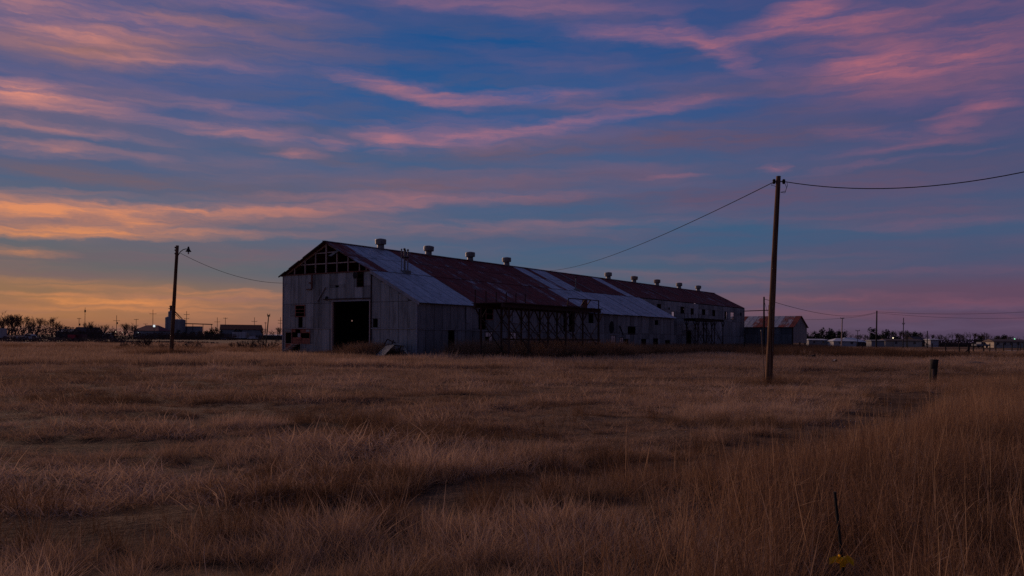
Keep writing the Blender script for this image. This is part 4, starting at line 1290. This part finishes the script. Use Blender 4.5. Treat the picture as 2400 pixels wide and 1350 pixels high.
trailer('red_bin', RX(174, 190), 190, 1.7, 1.7, plain('red painted steel', (.30, .03, .04), .6, .2, 1), 'low red steel bin beside the pale road on the left')
trailer('dark_bin', RX(189, 190), 190.5, 1.25, 1.8, plain('maroon painted steel', (.07, .015, .02), .6, .2, 1), 'dark maroon steel bin touching the red one')
def pickup(x, y, mt, label, rz=0.0):
    e = empty('pickup_truck', (x, y, 0), rz, label, 'pickup truck')
    mm = MB()
    prof = [(-2.6, .55), (2.6, .55), (2.6, 1.05), (1.5, 1.12), (.9, 1.75), (-.6, 1.78), (-.75, 1.15), (-2.6, 1.15)]
    k = len(prof)
    for yy in (-.95, .95): mm.v += [(a, yy, z) for a, z in prof]
    mm.f += [tuple(range(k)), tuple(reversed(range(k, 2 * k)))] + [(i, k + i, k + (i + 1) % k, (i + 1) % k) for i in range(k)]
    mm.build('body', mt, e)
    for s in (-1.7, 1.65):
        for yy in (-.98, .74):
            mm = MB(); mm.tube((s, yy, .38), (s, yy + .24, .38), .38, .38, 12); mm.build('wheel', M['black'], e)
    mm = MB(); mm.poly([(-.5, -.955, 1.22), (1.2, -.955, 1.2), (.82, -.955, 1.66), (-.5, -.955, 1.68)]); mm.build('side_window', M['glass_dark'], e)
pickup(RX(68, 205), 205, M['white_wall'], 'small white pickup parked by the brush at the far left')
pickup(RX(592, 392), 392, M['white_wall'], 'white pickup parked in front of the grey trailer', 2.6)
pickup(RX(2298, 262), 262, M['grey_wall'], 'grey pickup parked left of the long cream building', .3)
# plank fence on far left
pf = empty('plank_fence', (RX(40, 215), 215, 0), 0, 'low pale rail fence behind the dark brush at the far left', 'fence')
for z in (1.05, .35):
    mm = MB(); mm.box(-6, -.05, z, 4.8, .05, z + .35); mm.build('rail', M['pale_timber'], pf)
for i in range(7):
    mm = MB(); mm.box(-5.9 + i * 1.75, .06, 0, -5.75 + i * 1.75, .16, 1.5); mm.build('post', M['old_timber'], pf)

# ---------------------------------------------------------------- vegetation
def twig_material(name, col):
    return plain(name, col, .95, .35, 1.0, spec=.1)
M['bark'] = twig_material('bare bark', (.050, .036, .032))
M['twig'] = twig_material('bare twigs', (.085, .058, .050))
M['needles'] = plain('dark evergreen', (.028, .034, .026), .95, .4, 1.5, spec=.05)
M['brush'] = plain('winter brush', (.085, .060, .050), .95, .4, .6, spec=.05)

def tree_meshes(seed, h, spread, trunk_h, levels=5, rt=.22, tw=.022):
    rg = random.Random(seed)
    tr, cr = MB(), MB()
    def grow(p, d, ln, r, lev):
        q = p + d * ln
        mb = tr if lev <= 1 else cr
        mid = p.lerp(q, .5) + Vector((rg.uniform(-1, 1), rg.uniform(-1, 1), rg.uniform(-.4, .6))) * ln * .07
        n = 5 if lev <= 1 else 3
        mb.tube(p, mid, r, r * .85, n, False); mb.tube(mid, q, r * .85, r * .68, n, False)
        if lev >= levels: return
        k = rg.choice((2, 3, 3)) if lev < levels - 1 else rg.choice((3, 4, 4))
        for i in range(k):
            ax = Vector((rg.gauss(0, 1), rg.gauss(0, 1), rg.gauss(0, .6)))
            dd = (d + ax.normalized() * rg.uniform(.35, .85) * spread + Z * .12).normalized()
            grow(mid.lerp(q, rg.uniform(-.3, 1.0)) if i else q, dd, ln * rg.uniform(.62, .86), max(tw, r * .62), lev + 1)
    base = Vector((0, 0, -.1))
    ln = h * .26
    if trunk_h > .2:
        tr.tube(base, (0, 0, trunk_h), rt * 1.2, rt, 7, False)
        for i in range(rg.choice((3, 4))):
            a = rg.uniform(0, 2 * pi)
            grow(Vector((0, 0, trunk_h)), Vector((cos(a) * .5 * spread, sin(a) * .5 * spread, 1)).normalized(), ln, rt * .7, 1)
    else:
        for i in range(9):
            a = rg.uniform(0, 2 * pi)
            grow(Vector((rg.uniform(-.3, .3) * h * .5, rg.uniform(-.3, .3) * h * .4, -.05)), Vector((cos(a) * spread, sin(a) * spread, .75)).normalized(), ln * .95, rt * .5, 1)
    return tr, cr

protos = {}
def bare_tree(kind, x, y, s, rz, label, cat='tree', name='bare_tree', group=None):
    if kind not in protos:
        sd, h, sp, th, lv, rt, tw = kind
        tr, cr = tree_meshes(sd, h, sp, th, lv, rt, tw)
        a, b = tr.mesh('trunk'), cr.mesh('crown')
        a.materials.append(M['bark']); b.materials.append(M['twig'])
        protos[kind] = (a, b)
    e = empty(name, (x, y, 0), rz, label, cat, group)
    e.scale = (s, s, s)
    for nm, me in zip(('trunk', 'crown'), protos[kind]):
        o = bpy.data.objects.new(nm, me); C.objects.link(o); o.parent = e
    return e

def leaf_crown(seed, lobes, n, size):
    rg = random.Random(seed)
    mm = MB()
    for i in range(n):
        c, r = lobes[rg.randrange(len(lobes))]
        v = Vector((rg.gauss(0, 1), rg.gauss(0, 1), rg.gauss(0, 1))).normalized()
        p = Vector(c) + Vector((v.x * r[0], v.y * r[1], v.z * r[2])) * rg.uniform(.35, 1.08)
        u = Vector((rg.gauss(0, 1), rg.gauss(0, 1), rg.gauss(0, 1))).normalized()
        w = u.cross(v).normalized() if u.cross(v).length > .1 else X
        s = size * rg.uniform(.6, 1.4)
        mm.poly([p - u * s, p + w * s * .6, p + u * s, p - w * s * .6])
    return mm

ev = {}
def evergreen(kind, x, y, s, rz, label, group=None):
    if kind not in ev:
        rg = random.Random(kind)
        lobes = [((0, 0, 2.2), (1.5, 1.3, 1.7))]
        for i in range(6):
            a = rg.uniform(0, 2 * pi)
            lobes.append(((cos(a) * rg.uniform(.7, 1.5), sin(a) * 1.0, rg.uniform(1.3, 3.9)), (rg.uniform(.7, 1.2),) * 3))
        b = leaf_crown(kind, lobes, 900, .2).mesh('crown'); b.materials.append(M['needles'])
        t_ = MB(); t_.tube((0, 0, -.1), (0, 0, 2.2), .2, .12, 7, False)
        for i in range(5):
            a = rg.uniform(0, 2 * pi); t_.tube((0, 0, 1 + i * .25), (cos(a), sin(a), 1.9 + i * .3), .07, .03, 4, False)
        a_ = t_.mesh('trunk'); a_.materials.append(M['bark'])
        ev[kind] = (a_, b)
    e = empty('evergreen_tree', (x, y, 0), rz, label, 'tree', group)
    e.scale = (s, s, s)
    for nm, me in zip(('trunk', 'crown'), ev[kind]):
        o = bpy.data.objects.new(nm, me); C.objects.link(o); o.parent = e

ORD = ['leftmost', 'second', 'third', 'fourth', 'fifth', 'sixth', 'seventh', 'eighth', 'ninth', 'tenth', 'eleventh', 'twelfth', 'thirteenth', 'fourteenth', 'fifteenth', 'sixteenth', 'seventeenth', 'eighteenth', 'nineteenth', 'twentieth', 'twenty-first', 'twenty-second', 'twenty-third', 'twenty-fourth', 'twenty-fifth', 'twenty-sixth']
K1 = (11, 9.0, .9, 2.0, 6, .26, .020)
K2 = (23, 9.0, .75, 1.6, 6, .24, .020)
K3 = (35, 9.0, 1.0, 1.2, 6, .22, .020)
KB = (47, 3.2, 1.0, 0, 5, .10, .013)
KC = (52, 3.2, 1.15, 0, 5, .10, .013)
rg = random.Random(91)
TL = 330.0
for i, (px, s, k) in enumerate(((-30, .95, K1), (2, .9, K2), (10, .8, K1), (18, 1.02, K3), (27, .95, K2), (36, 1.02, K1), (54, .9, K2), (66, .8, K3), (75, .7, K2), (86, .82, K1), (100, .62, K3), (122, .92, K2), (136, .6, K1), (158, .5, K3), (205, .74, K2), (218, .58, K1), (232, .55, K3), (243, .62, K2), (268, .5, K3), (293, .66, K1), (303, .7, K3), (313, .55, K2), (618, .5, K2), (640, .45, K3), (652, .52, K1))):
    w = f'{ORD[i]} bare tree from the left along the far left treeline' if i else 'leftmost bare tree of the far left treeline'
    bare_tree(k, (px - 1200) / 1950 * (TL + 25 * (i % 3)), TL + 25 * (i % 3), s * 1.2, rg.uniform(0, 6), w, group='bare trees of the left treeline')
for i, (px, s) in enumerate(((450, .8), (470, .8), (487, 1.0), (503, 1.25), (515, .9), (551, 1.0), (556, 1.1), (420, .9), (432, .8))):
    o_ = ['before the grain silos', 'right of the silos', 'under the long conveyor', 'at the left end of the long metal barn', 'against the left wall of the long metal barn', 'in front of the patched barn roof', 'next to the white ribbed trailer', 'just right of the lamp pole shaft', 'below the conveyor start'][i]
    evergreen(100 + i % 3, RX(px, 415 + i % 4 * 4), 415 + i % 4 * 4, s * 1.15, i, f'small dark evergreen {o_}', 'small evergreens by the grain elevator')
for i, (px, s, kd) in enumerate(((1888, 1.0, 0), (1902, 1.05, 1), (1920, 1.15, 2), (1935, 1.4, 0), (1952, 1.0, 1), (1960, 1.35, 2), (1975, 1.25, 0), (2052, 1.35, 1), (2066, 1.05, 2), (2080, 1.3, 0), (2098, 1.1, 1), (2137, 1.35, 2), (2150, 1.0, 1), (2300, 1.0, 0), (2345, 1.1, 2), (2370, .8, 1))):
    evergreen(100 + kd, RX(px, 320 + 10 * (i % 3)), 320 + 10 * (i % 3), s * 1.12, i * 1.7, (f'{ORD[i]} dark rounded evergreen from the left along the right treeline' if i else 'leftmost dark rounded evergreen of the right treeline, by the shed gable'), 'evergreens of the right treeline')
for i, (px, s, k) in enumerate(((1995, .55, K3), (2014, .5, K1), (2030, .5, K2), (2106, .72, K1), (2125, .66, K2), (2168, .62, K3), (2182, .55, K1), (2205, .55, K2), (2222, .52, K3), (2238, .6, K1), (2252, .56, K2), (2264, .66, K3), (2280, .6, K1), (2310, .62, K2), (2322, .56, K3), (2336, .52, K1), (2362, .45, K2), (2388, .45, K3), (2410, .5, K1))):
    bare_tree(k, RX(px, 300 + 12 * (i % 4)), 300 + 12 * (i % 4), s, i * 2.1, (f'{ORD[i]} bare tree from the left along the far right treeline' if i else 'leftmost bare tree of the far right treeline'), group='bare trees of the right treeline')
# bare bushes in the middle distance on the left
for i, (x, y, s, k, lab) in enumerate(((-41.5, 94.5, .85, KB, 'wide bare bush right before the red roofed building'), (-44.0, 95.5, .62, KC, 'smaller bare bush on the left side of the wide bush'), (-38.6, 93.0, .55, KC, 'low bare bush just left of the lamp pole foot'),
        (-35.5, 92.0, .7, KC, 'bare bush right of the lamp pole foot'), (-29.5, 92, .62, KB, 'bare bush in front of the white ribbed trailer'), (-26.8, 90, .95, KC, 'tallest bare spreading bush left of the leaning wooden pole'), (-24.0, 92, .6, KB, 'bare bush beside the warehouse front corner'), (-32.0, 96, .5, KB, 'thin bare bush midway between lamp pole and warehouse'))):
    bare_tree(k, x, y, s, i * 1.9, lab, 'bush', 'bare_bush', 'bare bushes left of the warehouse')

# far brush that reads as one dark mass
def brush_band(name, spans, n, size, label, mt, seed):
    rg = random.Random(seed)
    mm = MB()
    tot = sum(abs(b[0] - a[0]) for a, b, h in spans)
    for (a, b, h) in spans:
        k = int(n * abs(b[0] - a[0]) / tot)
        for i in range(k):
            t = rg.random()
            x = a[0] + (b[0] - a[0]) * t; y = a[1] + (b[1] - a[1]) * t + rg.uniform(-3, 6)
            top = h * (.55 + .65 * (noise.noise(Vector((x * .13, y * .05, seed))) * .5 + .5))
            z = rg.uniform(0, 1) ** 1.2 * top
            u = Vector((rg.gauss(0, 1), rg.gauss(0, .5), rg.gauss(0, 1))).normalized() * size * rg.uniform(.5, 1.4)
            w = Vector((u.z, 0, -u.x)) * .6
            p = Vector((x, y, z))
            mm.poly([p - u, p + w, p + u, p - w])
    tag(mm.build(name, mt), label, 'brush', kind='stuff')
brush_band('brush_thicket', [((-235, 318), (-158, 322), 4.8), ((-165, 330), (-120, 360), 3.2), ((-190, 430), (-150, 430), 2.0), ((-180, 425), (-118, 425), 2.6)], 22000, .25, 'dark tangled brush under the far left trees', M['brush'], 3)
brush_band('brush_thicket', [((112, 312), (240, 318), 3.0), ((118, 295), (170, 305), 1.8)], 11000, .3, 'dark tangled brush under the far right trees', M['brush'], 5)
brush_band('roadside_brush', [((-140, 176), (-84, 178), 1.2), ((-86, 166), (-60, 165), .5)], 3000, .28, 'low brown brush along the pale road on the left', M['brush'], 8)

# ---------------------------------------------------------------- grass
def grass_material(name, dark, mid, pale):
    m = bpy.data.materials.new(name)
    m.use_nodes = True
    nt = m.node_tree
    nt.nodes.clear()
    T = Tree(nt)
    tint = T.node('ShaderNodeAttribute', None, attribute_type='INSTANCER', attribute_name='tint').outputs['Fac']
    bl = T.node('ShaderNodeAttribute', None, attribute_name='blade').outputs['Fac']
    k = T.math('ADD', T.math('MULTIPLY', tint, .62), T.math('MULTIPLY', bl, .38))
    c = T.ramp(k, [(.15, (*dark, 1)), (.5, (*mid, 1)), (.85, (*pale, 1))])
    df = T.node('ShaderNodeBsdfDiffuse', {0: c})
    tl = T.node('ShaderNodeBsdfTranslucent', {0: c})
    mx = T.node('ShaderNodeMixShader', {0: .28, 1: df.outputs[0], 2: tl.outputs[0]})
    T.node('ShaderNodeOutputMaterial', {0: mx.outputs[0]})
    return m
M['grass'] = grass_material('dry grass blades', (.17, .100, .058), (.36, .228, .148), (.54, .370, .262))
M['weed'] = grass_material('rust brown weeds', (.085, .044, .024), (.27, .150, .088), (.47, .295, .175))

def tuft(seed, n, rad, h0, h1, lean, curl, width, mt, name, wind=(.22, .05), fuzz=0, mess=.22):
    rg = random.Random(seed)
    v, f, att = [], [], []
    def blade(p, d, ln, w, cu, a):
        side = Vector((rg.gauss(0, 1), rg.gauss(0, 1), 0)).normalized()
        k = len(v)
        c = Vector(p)
        pts = []
        dd = Vector(d).normalized()
        for s in range(3):
            pts.append(c.copy())
            c = c + dd * ln / 2
            dd = (dd + Vector((wind[0] * cu, wind[1] * cu, -.55 * cu)) + Vector((rg.gauss(0, .15), rg.gauss(0, .15), 0)) * cu).normalized()
        ws = (w, w * .75, w * .12)
        for q, ww in zip(pts, ws):
            v.append(tuple(q - side * ww)); v.append(tuple(q + side * ww))
        f.append((k, k + 1, k + 3, k + 2)); f.append((k + 2, k + 3, k + 5, k + 4))
        att.extend([a, a])
    for i in range(n):
        r = rad * math.sqrt(rg.random()); a = rg.uniform(0, 2 * pi)
        p = (r * cos(a), r * sin(a), -.02)
        d = (cos(a) * lean * r / rad + rg.gauss(0, mess) + wind[0] * .25, sin(a) * lean * r / rad + rg.gauss(0, mess), 1)
        ln = rg.uniform(h0, h1)
        b = rg.random()
        blade(p, d, ln, width * rg.uniform(.7, 1.3), curl * rg.uniform(.5, 1.5), b)
        for q in range(fuzz):
            t = rg.uniform(.35, 1.0)
            pp = Vector(p) + Vector(d).normalized() * ln * t * .8
            blade(pp, (rg.gauss(0, 1), rg.gauss(0, 1), rg.uniform(.2, 1.2)), ln * rg.uniform(.10, .24), width * .6, .3, min(1, b + .15))
    me = bpy.data.meshes.new(name)
    me.from_pydata(v, [], f)
    at = me.attributes.new('blade', 'FLOAT', 'FACE')
    at.data.foreach_set('value', att)
    me.materials.append(mt)
    return bpy.data.objects.new(name, me)

lib = bpy.data.collections.new('grass_library')
def add_lib(o): lib.objects.link(o)
for i in range(4): add_lib(tuft(200 + i, 120, .24, .06, .22, 1.0, .9, .0032, M['grass'], f'tuft_0{i}', (.22, .05), 0, 1.5))   # 0-3 short matted
for i in range(3): add_lib(tuft(220 + i, 100, .20, .14, .42, .6, .7, .0032, M['grass'], f'tuft_1{i}', (.22, .05), 0, .65))       # 4-6 long bent
for i in range(3): add_lib(tuft(240 + i, 34, .22, .35, .85, .30, .25, .0032, M['weed'], f'tuft_2{i}', (.15, .05), 5))  # 7-9 tall weeds
for i in range(2): add_lib(tuft(260 + i, 120, .55, .5, 1.15, .8, .25, .010, M['weed'], f'tuft_3{i}', (.15, .05), 3))   # 10-11 fuzzy bush for the middle distance
for i in range(2): add_lib(tuft(280 + i, 120, .55, .18, .42, .6, .6, .009, M['grass'], f'tuft_4{i}'))                # 12-13 coarse clump for far grass
for i in range(2): add_lib(tuft(290 + i, 5, .06, .18, .32, .3, .05, .006, M['weed'], f'tuft_5{i}', (.0, .0), 8))       # 14-15 dark dock stalks

for i in range(3): add_lib(tuft(300 + i, 7, .16, .55, 1.05, .25, .06, .0036, M['weed'], f'tuft_6{i}', (.1, .0), 2))      # 16-18 upright golden stalks
for i in range(2): add_lib(tuft(310 + i, 6, .20, .22, .50, 1.6, .35, .0030, M['grass'], f'tuft_7{i}', (.3, .1)))         # 19-20 loose pale stems

def scatter(name, pts, label, cat):
    """pts: x, y, z, rotz, tilt, scale, index, tint"""
    me = bpy.data.meshes.new(name)
    me.from_pydata([p[:3] for p in pts], [], [])
    a = me.attributes.new('rot', 'FLOAT_VECTOR', 'POINT')
    a.data.foreach_set('vector', [c for p in pts for c in (p[4], 0.0, p[3])])
    a = me.attributes.new('scl', 'FLOAT', 'POINT'); a.data.foreach_set('value', [p[5] for p in pts])
    a = me.attributes.new('pick', 'INT', 'POINT'); a.data.foreach_set('value', [p[6] for p in pts])
    a = me.attributes.new('tint', 'FLOAT', 'POINT'); a.data.foreach_set('value', [p[7] for p in pts])
    o = bpy.data.objects.new(name, me)
    C.objects.link(o)
    g = bpy.data.node_groups.new(name, 'GeometryNodeTree')
    g.interface.new_socket('Geometry', in_out='INPUT', socket_type='NodeSocketGeometry')
    g.interface.new_socket('Geometry', in_out='OUTPUT', socket_type='NodeSocketGeometry')
    N = g.nodes.new
    gi, go, ip, ci = N('NodeGroupInput'), N('NodeGroupOutput'), N('GeometryNodeInstanceOnPoints'), N('GeometryNodeCollectionInfo')
    ci.inputs['Collection'].default_value = lib
    ci.inputs['Separate Children'].default_value = True
    ci.inputs['Reset Children'].default_value = True
    def attr(nm, typ):
        n = N('GeometryNodeInputNamedAttribute'); n.data_type = typ; n.inputs['Name'].default_value = nm
        return next(s for s in n.outputs if s.enabled and s.name == 'Attribute')
    l = g.links.new
    l(gi.outputs[0], ip.inputs['Points']); l(ci.outputs[0], ip.inputs['Instance'])
    ip.inputs['Pick Instance'].default_value = True
    l(attr('pick', 'INT'), ip.inputs['Instance Index'])
    l(attr('rot', 'FLOAT_VECTOR'), ip.inputs['Rotation'])
    l(attr('scl', 'FLOAT'), ip.inputs['Scale'])
    l(ip.outputs[0], go.inputs[0])
    md = o.modifiers.new('scatter', 'NODES'); md.node_group = g
    tag(o, label, cat, kind='stuff')
    return o

def in_barn(x, y):
    q = Vector((x, y, 0)) - BARN
    a = q.x * cos(TH) - q.y * sin(TH); b = q.x * sin(TH) + q.y * cos(TH)
    return a, b

TRACKS = [[(-10, 13.2), (-8.5, 13.9), (-4.6, 17.6), (-1.0, 21.0), (3, 24.5)], [(-10.5, 14.6), (-8.9, 15.2), (-5.2, 19.0), (-1.6, 22.6), (2.6, 26.3)], [(-14, 19.5), (-6, 24), (0, 28), (6, 31.5)]]
def track_dist(x, y):
    best = 9.0
    for tr_ in TRACKS:
        for (ax, ay), (bx, by) in zip(tr_, tr_[1:]):
            ex, ey = bx - ax, by - ay
            t = max(0, min(1, ((x - ax) * ex + (y - ay) * ey) / (ex * ex + ey * ey)))
            best = min(best, hypot(x - ax - ex * t, y - ay - ey * t))
    return best

def field():
    rg = random.Random(17)
    short, weeds = [], []
    fov = radians(44)
    y = 0
    bands = [(2.6, 9, 46), (9, 15, 32), (15, 24, 18), (24, 36, 8.5), (36, 52, 5.0), (52, 75, 3.0), (75, 120, .9), (120, 175, .3)]
    for (r0, r1, dens) in bands:
        n = int(dens * fov * (r1 * r1 - r0 * r0))
        if r0 > 70: fo = radians(40)
        else: fo = fov
        for i in range(n):
            r = math.sqrt(rg.uniform(r0 * r0, r1 * r1))
            a = rg.uniform(-fo, fo)
            x, y = r * sin(a), r * cos(a)
            ba, bb = in_barn(x, y)
            if -.2 < ba < LTW + .3 and -.1 < bb < 49: continue
            if -.2 < ba < WID + .3 and -.1 < bb < 88: continue
            if .8 < ba < 19 and 88 < bb < 97: continue
            if abs(y - 172) < 7: continue
            z = height(x, y)
            patch = vnoise(x * .45, y, .16, 9.0)              # broad drifts drawn out across the view
            patch2 = vnoise(x * .5, y, .55, 21.0)
            fine = vnoise(x, y, 1.7, 33.0)
            tint = .50 + .55 * patch + .42 * patch2 + .26 * fine
            rot = rg.uniform(0, 6.283)
            row = vnoise(x * .28, y, .85, 61.0) + .5 * vnoise(x * .35, y, 2.1, 67.0)     # low ridges drawn out across the view
            gap = vnoise(x * .7, y, 2.6, 71.0)
            if y < 30 and gap < -.22 and rg.random() < .8: continue
            if row < -.35 and rg.random() < .5: continue
            tint += .22 * row + rg.gauss(0, .14)
            crease = min(abs(vnoise(x * .32, y, .95, 81.0)) * 1.0, abs(vnoise(x * .45, y, 2.3, 83.0)) * 1.6 + .02)
            if y < 34 and x < .52 * y - 1.6:
                if crease < .055 and rg.random() < .85: continue
                if crease < .10: tint -= .16
            edge = .52 * y - 1.6 + 1.6 * vnoise(x, y, .3, 40.0) + .9 * vnoise(x, y, 1.1, 43.0) + rg.gauss(0, .35) + max(0, y - 27) * .6
            if y < 5.6 and abs(x / y - .405) < .075: continue
            rd = rut_dist(x, y)
            if rd < .42 + .022 * y + .25 * patch2 and 6 < y < 26:
                if rg.random() < .22: weeds.append((x, y, z, rot, rg.gauss(0, .2), rg.uniform(.2, .38), 7 + rg.randrange(3), .0))
                continue
            if x > edge and y < 62:
                # tall rust coloured weeds on the right
                if rg.random() < (.95 if y < 24 else .75):
                    sc = rg.uniform(.62, 1.0) * (.62 if rd < 1.6 and y < 24 else 1.0) * (1 + .25 * patch2) * (1.0 if y < 20 else .85)
                    if y > 36: weeds.append((x, y, z, rot, rg.gauss(0, .06), sc * .5, 10 + rg.randrange(2), .45 + .3 * patch + .2 * rg.random()))
                    else: weeds.append((x, y, z, rot, rg.gauss(0, .08), sc, 7 + rg.randrange(3), .40 + .35 * patch + .25 * patch2 + .15 * rg.random()))
                if y < 24 and rg.random() < .30:
                    weeds.append((x + rg.uniform(-.2, .2), y, z, rot, rg.gauss(0, .07), rg.uniform(.65, 1.0), 16 + rg.randrange(3), .75 + .35 * rg.random()))
                if rg.random() < .55 and y < 36:
                    short.append((x + rg.uniform(-.2, .2), y, z, rot, rg.gauss(0, .1), rg.uniform(.7, 1.1), 4 + rg.randrange(3), tint - .12))
                continue
            if track_dist(x, y) < .13 + .006 * y and rg.random() < .8: continue
            if rd < .26 + .10 * (y / 10) + .12 * patch2 and y > 5:
                if rg.random() < .9: continue
            if y < 16 and rg.random() < .045: short.append((x, y, z, rot, rg.gauss(0, .3), rg.uniform(.6, 1.1), 19 + rg.randrange(2), .9 + .3 * rg.random()))
            if rd < .95 and y > 6 and rg.random() < .7:
                weeds.append((x, y, z, rot, rg.gauss(0, .1), rg.uniform(.35, .60), 7 + rg.randrange(3), .02 + .2 * rg.random()))
            dk = vnoise(x * .6, y, .42, 95.0) + .25 * vnoise(x, y, 1.5, 97.0)
            if dk > .24 and 5 < y < 40:
                tint -= .42
                if y < 20 and rg.random() < .35:
                    weeds.append((x, y, z, rot, rg.gauss(0, .15), rg.uniform(.28, .5), 7 + rg.randrange(3), .02 + .2 * rg.random()))
            longg = vnoise(x * .6, y, .22, 55.0) + (.45 if (y < 11.5 and x > -1.8 + .3 * (y - 6)) else 0) + (.35 if x > edge - 4.5 else 0) - (.35 if 11 < y < 22 and x < 3 else 0)
            if (1.1 < rd < 0 or (rd < .9 and rg.random() < .6)): longg += .25
            far = y > 30
            if y > 44:
                short.append((x, y, z, rot, rg.gauss(0, .1), rg.uniform(.7, 1.25) * (1 + .35 * patch2) * max(.5, 1 + .7 * row) * (1.15 if y > 75 else 1), 12 + rg.randrange(2), tint + .05))
            elif longg > (.24 if x > edge - 4.5 and y < 14 else .40):
                short.append((x, y, z, rot, rg.gauss(0, .12), rg.uniform(.5, .95) * (1 + .3 * fine) * max(.5, 1 + .7 * row) * (1 if not far else 1.1), 4 + rg.randrange(3), tint))
            else:
                s = rg.uniform(.7, 1.25) * (1 + .5 * max(-.6, patch2)) * (1 + .4 * fine) * max(.45, 1 + 1.0 * row)
                short.append((x, y, z, rot, rg.gauss(0, .15), s * (1.0 if y < 20 else 1.45), rg.randrange(4), tint + .06))
    # brown weeds grown up along the warehouse and the right hand band
    def zone(n, fa, fb, s0, s1, t0):
        for i in range(n):
            a, b = rg.uniform(*fa), rg.uniform(*fb)
            x, y, _ = barn_pt(a, b)
            weeds.append((x, y, 0, rg.uniform(0, 6.3), rg.gauss(0, .1), rg.uniform(s0, s1), 10 + rg.randrange(2), t0 + rg.uniform(-.15, .2)))
    zone(420, (17.5, 26.2), (1, 15), .9, 1.75, .48)
    zone(90, (20.5, 26), (-3, 2), .3, .6, .35)
    zone(620, (16.6, 25), (14, 50), .8, 1.35, .30)
    zone(900, (12.5, 27), (50, 90), .8, 1.3, .18)
    zone(60, (6.6, 10.6), (-2.0, -.5), .3, .7, .55)
    zone(90, (10.4, 13.6), (-2.2, -.5), .7, 1.4, .62)
    zone(16, (7.4, 9.0), (-.8, .6), .5, 1.3, .5)
    zone(45, (2.6, 7.5), (-1.0, -.3), .25, .5, .35)
    zone(70, (-7.5, .0), (-1.5, 9), .4, .8, .4)
    for i in range(1500):
        x, y = rg.uniform(24, 82), rg.uniform(75, 100)
        weeds.append((x, y, 0, rg.uniform(0, 6.3), rg.gauss(0, .1), rg.uniform(.75, 1.2) * (1 if x < 42 else .6), 10 + rg.randrange(2), .16 + rg.uniform(-.12, .15)))
    for i in range(420):
        x, y = rg.uniform(-62, -20), rg.uniform(84, 98)
        weeds.append((x, y, 0, rg.uniform(0, 6.3), rg.gauss(0, .1), rg.uniform(.35, .75), 10 + rg.randrange(2), .42 + rg.uniform(-.2, .2)))
    for i in range(60):                                  # rank growth round the lamp pole foot and the tall pole
        x, y = -25.3 + rg.gauss(0, 1.4), 61.5 + rg.gauss(0, .8)
        weeds.append((x, y, 0, rg.uniform(0, 6.3), rg.gauss(0, .1), rg.uniform(.4, .9), 10 + rg.randrange(2), .3 + rg.uniform(-.15, .15)))
    for i in range(40):
        x, y = 9.6 + rg.gauss(0, .7), 30.7 + rg.gauss(0, .4)
        weeds.append((x, y, 0, rg.uniform(0, 6.3), rg.gauss(0, .1), rg.uniform(.3, .6), 7 + rg.randrange(3), .3 + rg.uniform(-.15, .15)))
    scatter('dry_grass', short, 'pale dry winter grass covering the field', 'grass')
    scatter('tall_weeds', weeds, 'rust brown tall dry weeds along the right side and the warehouse', 'weeds')
    # one bright tussock and dark dock stalks in the short grass
    tus = [(-4.75 + rg.gauss(0, .38), 14.9 + rg.gauss(0, .16), 0, rg.uniform(-.6, .6), 0, rg.uniform(.55, .85), 4 + rg.randrange(3), .95) for i in range(34)]
    scatter('grass_tussock', tus, 'bright straw coloured tussock in the short grass left of centre', 'grass tussock')
    dock = []
    for i in range(60):
        x = rg.uniform(-3.6, 1.5); yy = 13.0 + rg.random() * 5.0
        dock.append((x, yy, height(x, yy), rg.uniform(0, 6), 0, rg.uniform(.5, 1.05), 14 + rg.randrange(2), .02))
    scatter('dock_stalks', dock, 'scattered small dark dock stalks in the short grass', 'weeds')
field()
